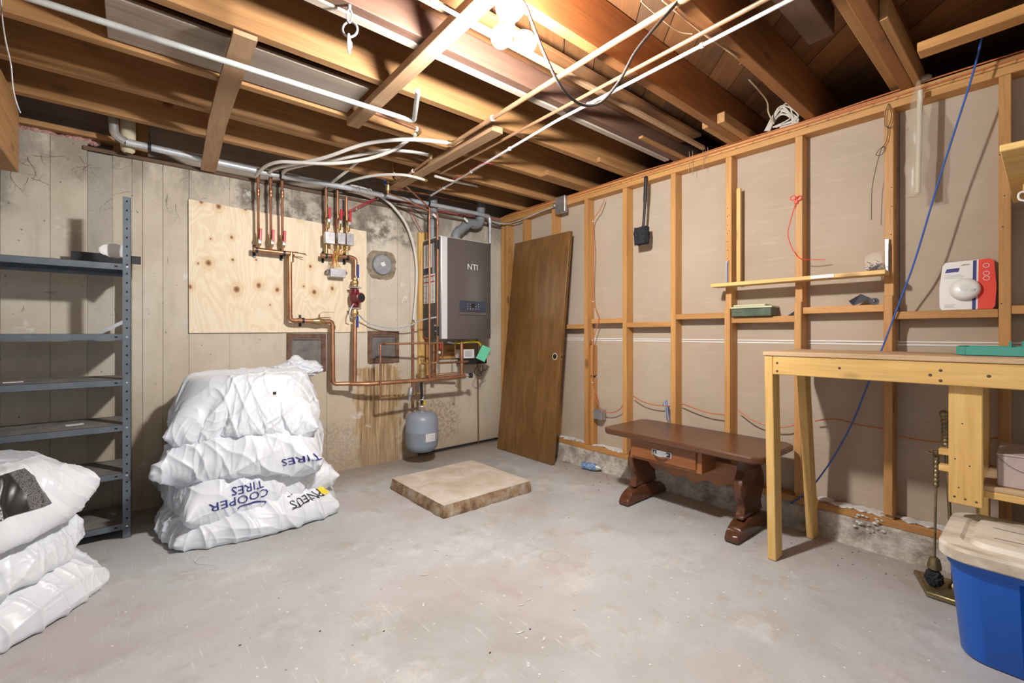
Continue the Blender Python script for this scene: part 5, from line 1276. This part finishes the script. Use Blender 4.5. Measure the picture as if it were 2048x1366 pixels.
q = B(); lo_ = dict(x0=2.135, x1=2.615, y0=-.42, y1=.252)
def lsec(d, z, r=.085): return rrect(lo_['x0']+d, lo_['x1']-d, lo_['y0']+d, lo_['y1']-d, r, z, 10)
loft(q, [lsec(.004, .355), lsec(0, .36), lsec(0, .392), lsec(.006, .402), lsec(.05, .405), lsec(.06, .398, .06), lsec(.075, .397, .05), lsec(.085, .412, .045), lsec(.10, .415, .04)]); q.out('lid', M['lid'], to, ang=.5)
q = B(); q.beam((2.30, .12, .4157), (2.33, -.3, .4157), .002, .0015); q.beam((2.42, .13, .4157), (2.41, -.3, .4157), .002, .0015); q.out('lid_crack', M['nail'], to)

# ---- fireplace tool set
fp = thing('fireplace_tools', (2.72, .33, 0), 'aged brass fireplace tool stand with hanging brush on square base', 'fireplace tools')
ba = [Vector((2.80, .405, .003)), Vector((2.60, .335, .003)), Vector((2.60, .20, .003)), Vector((2.83, .20, .003))]
q = B(); q.prism(ba, (0, 0, .022), bev=.004); q.out('base', M['brass_old'], fp)
q = B(); cq = sum(ba, Vector())/4; q.prism([cq+(p-cq)*.86+Z_*.0225 for p in ba], (0, 0, .003)); q.out('base_inset', M['brass_old'], fp)
pp = Vector((2.72, .262, .028)); ptop = pp+Vector((0, .028, .70)); q = B(); q.tube([pp, ptop], .0065, 10); q.lathe(pp, [(.02, 0), (.016, .012), (.009, .02)], 12); q.out('pole', M['brass_old'], fp)
def twist(c, z0, z1, r, name='twisted_handle'):
    q = B(); n = 50; pr = []
    for i in range(n+1):
        z = z0+(z1-z0)*i/n; pr.append((r*(.75+.3*abs(math.sin(i*.55))), z-z0))
    pr = [(0, 0)]+pr+[(0, z1-z0)]; q.lathe((c.x, c.y, z0), pr, 12); return q
hb = Vector((2.69, .295, 0)); 
q = B(); n = 50; dq = (ptop-pp).normalized(); q.lathe(ptop-dq*.11, [(0, 0)]+[(.012*(.75+.3*abs(math.sin(i*.55))), .15*i/n) for i in range(n+1)]+[(0, .15)], 12, dq); q.ball(ptop+dq*.05, .017, 2); q.out('finial', M['brass_old'], fp)
bt = onz(1860, 1165, .06); bt = Vector((2.665, .318, .05)); tp = onx(1873, 912, 2.70)
d = (tp-bt).normalized()
q = B(); q.tube([bt+d*.09, tp-d*.13], .0045, 8); q.out('brush_rod', M['brass_old'], fp)
q = B(); n = 46; pr = [(0, 0)]
for i in range(n+1): pr.append((.0105*(.72+.32*abs(math.sin(i*.5))), .14*i/n))
q.lathe(tp-d*.135, pr+[(.013, .145), (.013, .158), (0, .162)], 12, d); q.out('brush_handle', M['brass_old'], fp)
q = B(); q.lathe(bt+d*.055, [(.023, 0), (.025, .01), (.021, .03), (.018, .045), (.012, .05), (0, .05)], 16, d); q.out('brush_ferrule', M['brass_old'], fp)
me = bmesh.new(); bmesh.ops.create_icosphere(me, subdivisions=4, radius=.031)
for v in me.verts: v.co *= 1+.28*noise.noise(v.co*120); v.co.z *= 1.15
me.transform(Matrix.Translation(bt+d*.018))
mm = bpy.data.meshes.new('bristles'); me.to_mesh(mm); me.free(); link('bristles', mm, M['brush'], fp)
q = B(); hk = pp+Z_*.60; q.tube(smoothpts([hk, hk+Vector((-.03, .02, .012)), tp+Vector((0, 0, -.005)), tp+Vector((-.012, .012, .012))], 6), .004, 6); q.out('hook_arm', M['brass_old'], fp)
q = B()
for a in range(5):
    an = a*1.25; q.beam(tp+Z_*.0, tp+Vector((.03*math.cos(an), .03*math.sin(an), .012)), .018, .004)
q.out('leaf_bracket', M['brass_old'], fp)

# ---- shelf plank on the stud wall and things on it
sp_ = thing('plank_shelf', (2.93, .97, 1.43), 'narrow pine plank shelf fixed across three wall studs', 'shelf')
q = B(); q.prism([(2.872, 1.412, 1.430), (2.872, .522, 1.428), (2.972, .522, 1.428), (2.972, 1.412, 1.430)], (0, 0, .022), bev=.002); q.out('plank', M['bright_y'], sp_)
B().box(2.868, 2.8715, .735, .845, 1.431, 1.450).out('worn_patch', M['label'], sp_)
for pxl, y_, z_, lab in ((1773, .531, 1.451, 'chrome shelf bracket strip upright on the plank shelf right end'), (1452, 1.347, 1.453, 'chrome shelf bracket strip upright on the plank shelf left end')):
    k_ = thing('bracket_strip', (2.955, y_, z_), lab, 'bracket'); B().box(2.956, 2.9725, y_-.009, y_+.009, z_, z_+(.165 if pxl > 1500 else .15), .002).out('strip', M['chrome'], k_)
    B().box(2.952, 2.9555, y_-.010, y_-.006, z_+.003, z_+.14, .001).out('flange', M['blue'] if pxl < 1500 else M['dark_metal'], k_)
sb_ = thing('screw_bag', (2.92, .575, 1.451), 'clear plastic bag of screws on the plank shelf', 'bag')
q = B(); 
for i in range(90):
    c = Vector((2.925+random.gauss(0, .012), .578+random.gauss(0, .018), 1.456+abs(random.gauss(0, .016)))); dd = Vector((random.uniform(-1, 1), random.uniform(-1, 1), random.uniform(-.5, .5))).normalized(); q.tube([c-dd*.011, c+dd*.011], .0018, 5)
tag(q.out('screws', M['steel'], sb_), kind='stuff')
B().prism([(2.93, .615, 1.452), (2.93, .54, 1.452), (2.945, .552, 1.54), (2.95, .585, 1.552), (2.945, .62, 1.535)], (.002, 0, 0)).out('film', M['glassbag'], sb_)
gb = thing('green_tin', (2.99, 1.2, 1.237), 'flat dark green tin with pale lid on the wall blocking', 'tin')
B().box(2.95, 3.05, 1.075, 1.312, 1.237, 1.288, .004).out('tin', M['greenbox'], gb); B().box(2.944, 3.055, 1.07, 1.318, 1.2885, 1.300, .002).out('lid', M['greenlid'], gb); B().box(2.95, 3.05, 1.11, 1.30, 1.3005, 1.312, .002).out('lid_rise', M['greenlid'], gb)
q = B(); q.prism([onx(1697, 602, 2.98), onx(1722, 588, 3.0), onx(1744, 597, 3.0), onx(1706, 611.5, 2.98)], (.012, .002, .0)); tag(q.out('sanding_pad', M['dark_metal']), 'dark grey folded pad resting on the wall blocking', 'pad')
tr = thing('tape_roll', tuple(onx(1747, 610, 2.985)), 'small grey tape roll beside the dark pad on the blocking', 'tape')
c = onx(1748, 603, 2.985); B().lathe(c, [(.009, -.012), (.019, -.012), (.019, .012), (.009, .012), (.009, -.012)], 20, (X+Y_*.6)).out('roll', M['shelf'], tr)
wg = onx(1588, 633, 3.0); tag(B().prism([onx(1573, 633, 3.0), onx(1589, 622, 3.0), onx(1589, 633, 3.0)], (.02, 0, 0)).out('dark_wedge', M['dark_metal']), 'small dark wedge on the blocking left of a stud', 'wedge')
# smoke alarm pack
pk = thing('smoke_alarm_pack', (3.0, .245, 1.241), 'white and red carded pack holding a round smoke alarm', 'smoke alarm')
pn = Vector((2.998, .335, 1.242)); pt = Vector((3.045, .337, 1.475))
def pkp(s, h, o=0.0):   # s across 0..1 (left to right), h up 0..1
    w_ = .183; bulge = .004*math.sin(math.pi*h)
    p = Vector((2.992, .337-(w_+2*bulge)*s+bulge, 1.2425))+Vector((.050, 0, .232))*h; nn = Vector((-.232, 0, .05)).normalized(); return p+nn*o
def pkpoly(pts, o, name, m, parent=pk, th=.001): return B().prism([pkp(s, h, o) for s, h in pts], Vector((-.232, 0, .05)).normalized()*th).out(name, m, parent)
cb_ = [(.04, 0), (.0, .06), (.0, .45), (.03, .93), (.08, 1.0), (.90, 1.02), (.97, .96), (1.0, .45), (1.0, .06), (.96, 0)]
pkpoly(cb_, 0, 'card', M['white_pl'])
pkpoly([(.70, 0), (.70, 1.01), (.90, 1.02), (.97, .96), (1.0, .45), (1.0, .06), (.96, 0)], .0011, 'red_band', M['card_red'])
pkpoly([(.60, 0), (.60, 1.0), (.665, 1.005), (.665, 0)], .0011, 'blue_band', M['print_blue'])
pkpoly([(.09, .78), (.12, .86), (.36, .87), (.34, .79)], .0011, 'logo_patch', M['print_blue'])
pkpoly([(.37, .91), (.42, .945), (.52, .945), (.56, .915)], .0011, 'hang_slot', M['drywall'])
for h, s1 in ((.72, .4), (.69, .45), (.66, .42), (.10, .3), (.07, .26), (.05, .28)): pkpoly([(.09, h), (.09, h+.008), (s1, h+.008), (s1, h)], .0011, 'print_line', M['print_grey'], th=.0003)
for h in (.88, .72, .62):
    cc_ = pkp(.83, h, .0022); B().lathe(cc_, [(.009, 0), (.011, .0002), (.009, .0004)], 14, Vector((-.232, 0, .05))).out('print_ring', M['label'], pk)
dc = pkp(.47, .40, .004); nn = Vector((-.232, 0, .05)).normalized()
al = B().lathe(dc, [(.050, 0), (.053, .006), (.052, .018), (.046, .028), (.036, .034), (0, .036)], 36, nn).out('alarm', M['porcelain'], pk)
B().lathe(dc+nn*.036, [(.014, 0), (.015, .0015), (0, .002)], 20, nn).out('test_button', M['label'], al)
q = B()
up_ = Vector((.05, 0, .232)).normalized()
for i in range(3): q.beam(dc+nn*.0335+Y_*(-.022-.005*i)-up_*.018, dc+nn*.0335+Y_*(-.027-.005*i)-up_*.006, .0015, .003)
q.out('sounder_slot', M['print_grey'], al)

# ---- things hanging on the stud wall
bh = thing('long_brush', (2.95, 1.95, 1.82), 'black long-handled brush hanging on the stud wall', 'brush')
q = B(); q.tube(smoothpts([(2.955, 1.948, 2.315), (2.955, 1.951, 2.22), (2.95, 1.958, 2.05), (2.945, 1.965, 1.93)], 6), [.010]+[.014]*9+[.010]*9, 10); q.out('handle', M['black'], bh)
B().lathe((2.955, 1.948, 2.302), [(.004, -.014), (.008, -.014), (.008, .014), (.004, .014)], 12, X).out('hang_loop', M['black'], bh)
me = bmesh.new(); bmesh.ops.create_cube(me, size=1); bmesh.ops.subdivide_edges(me, edges=me.edges[:], cuts=9, use_grid_fill=True)
for v in me.verts: v.co = Vector((v.co.x*.055, v.co.y*(.098-.02*abs(v.co.x)), v.co.z*.115)); v.co *= (1+.13*noise.noise(v.co*60)+.10*noise.noise(v.co*180))*(1.12-.5*v.co.length*4*.25); 
me.transform(Matrix.Translation((2.935, 1.972, 1.868))); mm = bpy.data.meshes.new('bristles'); me.to_mesh(mm); me.free(); link('bristles', mm, M['brush'], bh)
tu = thing('bagged_tube', (2.93, .40, 1.80), 'cream plastic rods in a clear sleeve hanging from the top plate', 'tube')
q = B(); q.tube([(2.925, .398, 2.31), (2.925, .403, 2.05), (2.925, .408, 1.815)], .011, 10); q.tube([(2.935, .404, 2.0), (2.93, .412, 1.81)], .009, 10); q.out('rod', M['stickcream'], tu)
q = B(); n = 30; sec = []
for i in range(n+1):
    s = i/n; z = 2.36-.56*s; w_ = .006+.032*min(1, s*3)*(1+.18*math.sin(s*19)); c = Vector((2.925, .405+.008*s+.004*math.sin(s*9), z))
    sec.append([c+Vector((w_*.55*math.cos(a), w_*math.sin(a)*(1+.1*math.sin(a*3+s*14)), 0)) for a in [2*math.pi*j/16 for j in range(16)]])
loft(q, sec, False, True); q.out('sleeve', M['glassbag'], tu)
B().ball((2.945, .385, 2.372), .02, 2, (1, 1.4, .8)).out('knot', M['glassbag'], tu)
sc = thing('scissor_ring', tuple(onx(1592, 410, 2.965)), 'red plastic looped handle hung on a nail with red cord', 'cord')
for dx in (-6, 6):
    c = onx(1592+dx, 396, 2.966); pts = [c+Vector((0, .013*math.cos(a), .013*math.sin(a))) for a in [2*math.pi*i/16 for i in range(16)]]; B().tube(pts, .0032, 6, closed=True).out('loop', M['card_red'], sc)
B().obox(onx(1592, 404, 2.966), X, Y_, Z_, .003, .010, .01, .002).out('web', M['card_red'], sc)
cable('cord', M['card_red'], [onx(*p) for p in ((1591, 408, 2.965), (1583, 435, 2.96), (1576, 470, 2.96), (1588, 503, 2.96), (1605, 518, 2.96), (1650, 519, 2.99))], .0022, sc, 5)
sw = thing('wire_hanger', tuple(onx(1775, 300, 2.96)), 'thin dark wire looped on the stud, dangling over the drywall', 'wire')
cable('wire', M['black_cable'], [onx(*p) for p in ((1777, 207, 2.965), (1771, 225, 2.96), (1770, 250, 2.96), (1776, 258, 2.96), (1772, 285, 2.96), (1758, 300, 2.965), (1752, 310, 2.965), (1764, 309, 2.965), (1769, 295, 2.965), (1762, 300, 2.97), (1750, 345, 2.98), (1744, 380, 2.98), (1743, 440, 2.985))], .0016, sw, 5)
cable('wire', M['black_cable'], [onx(*p) for p in ((1777, 207, 2.965), (1783, 228, 2.96), (1781, 242, 2.96), (1777, 256, 2.96), (1790, 250, 2.96))], .0016, sw, 5)
# blue cable
bc = thing('blue_cable', tuple(onx(1765, 695, 2.93)), 'bright blue cable drooping from the ceiling behind the workbench to the floor', 'cable')
cable('line', M['bluecable'], [onx(1972, 48, 2.86), onx(1967, 62, 2.86), onx(1945, 150, 2.87), onx(1910, 260, 2.88), onx(1875, 370, 2.89), onx(1830, 520, 2.90), onx(1797, 610, 2.955), onx(1765, 695, 2.958), onx(1735, 770, 3.0), onx(1700, 855, 2.99), onx(1650, 940, 2.96), onx(1600, 995, 2.93), onz(1540, 1022, .01), onz(1480, 1012, .008), onz(1400, 990, .008), onz(1348, 970, .008), onz(1330, 945, .05)], .0042, bc, 8)
tg = thing('hanging_blue_cords', tuple(onx(1331, 830, 3.0)), 'small bunch of pale blue cords hanging beside the stud above the trestle table', 'cord')
for i in range(4): cable('cord', M['bluecable'] if i % 2 else M['galv_light'], [onx(1322+i*3, 812, 3.0), onx(1330+i, 808-i*2, 3.0), onx(1331+i*3, 840, 3.0)], .003, tg, 5)
# orange house wiring
ow = thing('orange_cable', (X0, 1.5, PLATE_T), 'orange electrical cables running along the stud wall top plate', 'cable')
for k_ in range(3):
    cable('line', M['orange'], [Vector((X0-.006+(k_ % 2)*.01+.008*noise.noise(Vector((y*2.3, k_, 0))), y, PLATE_T-.012*k_+.002+.010*noise.noise(Vector((y*1.7, k_*5, 0))))) for y in [3.65-i*.16 for i in range(26)]], .0038, ow, 6, 4)
od = thing('orange_cable', tuple(onx(1190, 650, 2.96)), 'orange cable stapled down the stud right of the leaning door', 'cable')
cable('line', M['orange'], [onx(*p) for p in ((1209, 398, 2.985), (1200, 420, 2.972), (1186, 445, 2.968), (1188, 500, 2.967), (1186, 560, 2.967), (1188, 605, 2.967), (1198, 635, 2.967), (1190, 665, 2.967), (1186, 690, 2.967), (1186, 770, 2.968), (1194, 790, 2.975), (1196, 818, 3.0))], .0038, od, 6)
cable('line', M['orange'], [onx(*p) for p in ((1186, 770, 2.966), (1192, 800, 2.97), (1205, 822, 3.0), (1225, 825, 3.0), (1240, 818, 3.0), (1246, 808, 2.995))], .0038, od, 6)
for px, py in ((1186, 443), (1186, 603), (1185, 680), (1185, 765)): B().obox(onx(px, py, 2.964), X, Y_, Z_, .003, .007, .003).out('staple', M['label'], od)
def loopc(pts, label):
    t = thing('orange_cable', tuple(onx(*pts[0])), label, 'cable', 'orange cable spans low between the studs'); cable('line', M['orange'], [onx(*p) for p in pts], .0038, t, 6); return t
loopc([(1266, 792, 3.01), (1285, 803, 3.0), (1310, 810, 3.0), (1340, 812, 3.0)], 'low orange cable span left of the blue cords')
loopc([(1360, 806, 3.01), (1390, 817, 3.0), (1420, 826, 3.0), (1452, 830, 3.0)], 'low orange cable span behind the middle of the trestle table')
loopc([(1476, 820, 3.01), (1505, 840, 3.0), (1540, 852, 3.0), (1570, 854, 3.0), (1592, 848, 3.01)], 'low orange cable span behind the workbench front leg')
loopc([(1630, 842, 3.01), (1670, 838, 3.0), (1720, 850, 3.0), (1770, 858, 3.01)], 'low orange cable span left of the stud under the workbench')
loopc([(1798, 872, 3.01), (1840, 880, 3.0), (1890, 884, 3.0), (1996, 876, 3.01)], 'low orange cable span behind the fireplace tools')
ob_ = thing('outlet_box', tuple(onx(1197, 838, 3.0)), 'small metal outlet box low on the stud right of the leaning door', 'junction box')
p, q_ = onx(1189, 818, 3.0), onx(1205, 840, 3.0); B().box(2.985, 3.045, q_.y, p.y, q_.z, p.z, .004).out('body', M['steel'], ob_); B().box(2.981, 2.9845, q_.y+.002, p.y-.002, q_.z+.002, p.z-.002, .001).out('cover', M['steel'], ob_)
jt = thing('junction_box', tuple(onx(1119, 422, 2.95)), 'steel junction box on the top plate above the leaning door', 'junction box')
p, q_ = onx(1111, 396, 2.94), onx(1131, 423, 2.94); B().box(2.93, X0-.001, q_.y, p.y, q_.z, p.z, .006).out('body', M['steel'], jt)
B().lathe((2.945, p.y, (p.z+q_.z)/2+.01), [(.015, 0), (.022, .006), (.022, .02), (.013, .03)], 8, Y_).out('cable_gland', M['steel'], jt)
cable('conduit', M['galv_light'], [Vector((2.945, p.y+.02, (p.z+q_.z)/2+.0)), Vector((2.955, 3.1, 2.285)), Vector((2.955, 3.4, 2.262)), Vector((2.93, 3.6, 2.262)), Vector((2.80, 3.68, 2.285)), Vector((2.66, 3.69, 2.30))], .006, jt, 8)
# white cable tangle
tc = thing('white_cable_tangle', tuple(onx(1570, 250, 3.0)), 'tangled white cables bunched on the top plate between joists', 'cable')
for i in range(9):
    a = onx(1535+random.uniform(-6, 6), 262, 2.98); b = onx(1560+random.uniform(-15, 15), 215+random.uniform(-10, 15), 3.03); c = onx(1590+random.uniform(-10, 10), 240+random.uniform(-8, 4), 3.0); d_ = onx(1555+random.uniform(-15, 30), 255, 2.98)
    cable('line', M['white_cable'], [a, b, c, d_], .0042, tc, 6)
hc = thing('white_cable', tuple(onz(1480, 118, 2.35)), 'pale cable drooping off a joist towards the white tangle', 'cable')
cable('line', M['tan_cable'], [onz(1325, 0, 2.40), onz(1400, 62, 2.39), onz(1478, 118, 2.37), onx(1480, 130, 2.6), onx(1490, 150, 2.7), onx(1515, 178, 2.8), onx(1534, 203, 2.9), onx(1537, 225, 2.95), onx(1548, 248, 2.97)], .0045, hc, 6)
cable('line', M['tan_cable'], [onz(1282, 2, 2.45), onz(1310, 27, 2.45), onz(1355, 62, 2.45), onz(1385, 68, 2.43)], .003, hc, 5)
# black cord loop near bulbs
bl = thing('black_cord', (1.1, 1.2, 2.3), 'thick black power cord hanging in a deep loop beside the bulbs', 'cord')
def at(px, py, t): d = ray(px, py); return Vector((d[0]*t, d[1]*t, H+d[2]*t))
cable('line', M['black_cable'], [at(1030, -8, 1.64), at(1050, 8, 1.60), at(1068, 55, 1.60), at(1090, 110, 1.62), at(1120, 170, 1.65), at(1150, 202, 1.68), at(1175, 211, 1.70), at(1205, 202, 1.70), at(1240, 160, 1.68), at(1270, 105, 1.66), at(1310, 55, 1.64), at(1350, 10, 1.64), at(1368, -12, 1.64)], .0055, bl, 8)
# thin wire at far left
hw = thing('hanging_wire', (-.3, 2.0, 1.9), 'thin grey wire dangling in front of the boxed beam', 'wire')
cable('line', M['galv'], [ony(*p) for p in ((2, -4, 2.5), (5, 40, 2.5), (12, 85, 2.5), (22, 130, 2.5), (26, 175, 2.5), (33, 205, 2.5), (41, 226, 2.5))], .0022, hw, 5)
# red thread from joist near white tube
rt_ = thing('red_thread', (1.9, 2.4, 2.33), 'short red wire hooked over the white ceiling tube', 'wire')
cable('line', M['redwire'], [onz(*p, 2.33) for p in ((985, 328), (965, 327), (950, 335), (925, 352), (905, 358))], .0025, rt_, 5)
# white strings over the plate
st_ = thing('string', tuple(onx(1405, 310, 2.96)), 'pale strings draped over the top plate', 'string')
for px, ln in ((1378, 345), (1385, 350), (1406, 338), (1410, 320), (1415, 316)): cable('line', M['tan_cable'], [onx(px, 303-(px-1378)*.25, 2.968), onx(px+1, (303+ln)/2, 2.966), onx(px-1, ln, 2.966)], .0013, st_, 4, 4)
# small metal plate on joist
tag(B().box(*[v for v in (onz(611, 216, 2.38).x, onz(617, 216, 2.38).x)], 2.551, 2.556, 2.385, 2.425).out('joist_tag', M['label']), 'tiny pale metal tag nailed to a joist face', 'tag')

# ---- shelf board at top right with hook
rb = thing('overhead_shelf', (2.5, 0, 1.70), 'rough pale wooden shelf board high at the right edge', 'shelf')
B().box(2.10, 2.965, -.55, .098, 1.705, 1.727, .003).out('board', M['bright_y'], rb)
B().box(2.55, 2.59, -.55, .06, 1.665, 1.704, .002).out('batten', M['bright_y'], rb)
cable('hook', M['white_pl'], [onx(*p) for p in ((2052, 384, 2.5), (2043, 384, 2.5), (2037, 390, 2.5), (2039, 399, 2.5), (2052, 402, 2.5))], .0035, rb, 6)

# ---- small things on the floor
bt_ = thing('foil_bottle', (2.90, 2.41, .03), 'crumpled blue bottle lying on the floor by the curb', 'bottle')
a = Vector((2.865, 2.50, .034)); b = Vector((2.905, 2.335, .034)); d = (b-a).normalized()
B().lathe(a, [(0, 0), (.026, .002), (.030, .01), (.028, .05), (.031, .08), (.029, .12), (.027, .13)], 18, d).out('body', M['bottle'], bt_)
B().lathe(a+d*.131, [(.025, 0), (.020, .018), (.012, .03), (.012, .042), (0, .043)], 14, d).out('neck', M['galv_light'], bt_)
pg_ = thing('clear_cup', (2.87, 2.66, 0), 'small clear plastic cup tipped against the curb', 'cup')
B().lathe((2.885, 2.665, .03), [(.022, 0), (.030, .05), (.028, .05), (.02, .002)], 14, Vector((-.4, .3, .6))).out('cup', M['glassbag'], pg_)
q = B()
for px, py in ((1187, 1105), (970, 1109), (1043, 1210), (1057, 1200), (847, 1210), (850, 1150), (1040, 1265), (1088, 1278), (1100, 1370), (1090, 1100), (870, 1100), (1150, 1190)):
    c = onz(px, py, .0015); L = random.uniform(.008, .022); an = random.uniform(-1.2, 1.2); dd = Vector((math.cos(an), math.sin(an), 0))
    q.prism([c+dd*L, c+dd*L*.4+Vector((-dd.y, dd.x, 0))*L*.3, c-dd*L, c-dd*L*.3-Vector((-dd.y, dd.x, 0))*L*.25], (0, 0, .001))
for i in range(110):
    c = Vector((random.uniform(.2, 2.9), random.uniform(.3, 3.4), .001)); L = random.uniform(.002, .005); q.ball(c, L, 1, (1, 1, .4))
tag(q.out('plaster_chips', M['plaster']), 'scattered white plaster chips on the floor', 'debris', kind='stuff')
q = B()
for i in range(90):
    c = Vector((2.90-abs(random.gauss(0, .16)), random.uniform(.4, 3.2), .001)); q.ball(c, random.uniform(.0015, .0045), 1, (1.6, 1, .5))
for px, py in ((768, 1262), (980, 1305), (1138, 1036), (1060, 1258), (640, 1262), (480, 1290)): q.ball(onz(px, py, .002), .0035, 1, (1.4, 1, .5))
tag(q.out('dirt_crumbs', M['nail']), 'scattered dark dirt crumbs on the floor', 'debris', kind='stuff')
fsn = thing('plastic_strand', tuple(onz(400, 1125, .003)), 'thin white plastic strand on the floor', 'strand')
cable('strand', M['label'], [onz(*p, .003) for p in ((430, 1130), (395, 1127), (391, 1118), (402, 1112), (415, 1112))], .0013, fsn, 4)
cable('strand', M['label'], [onz(*p, .003) for p in ((360, 1149), (385, 1146), (405, 1140), (425, 1136))], .0013, fsn, 4)
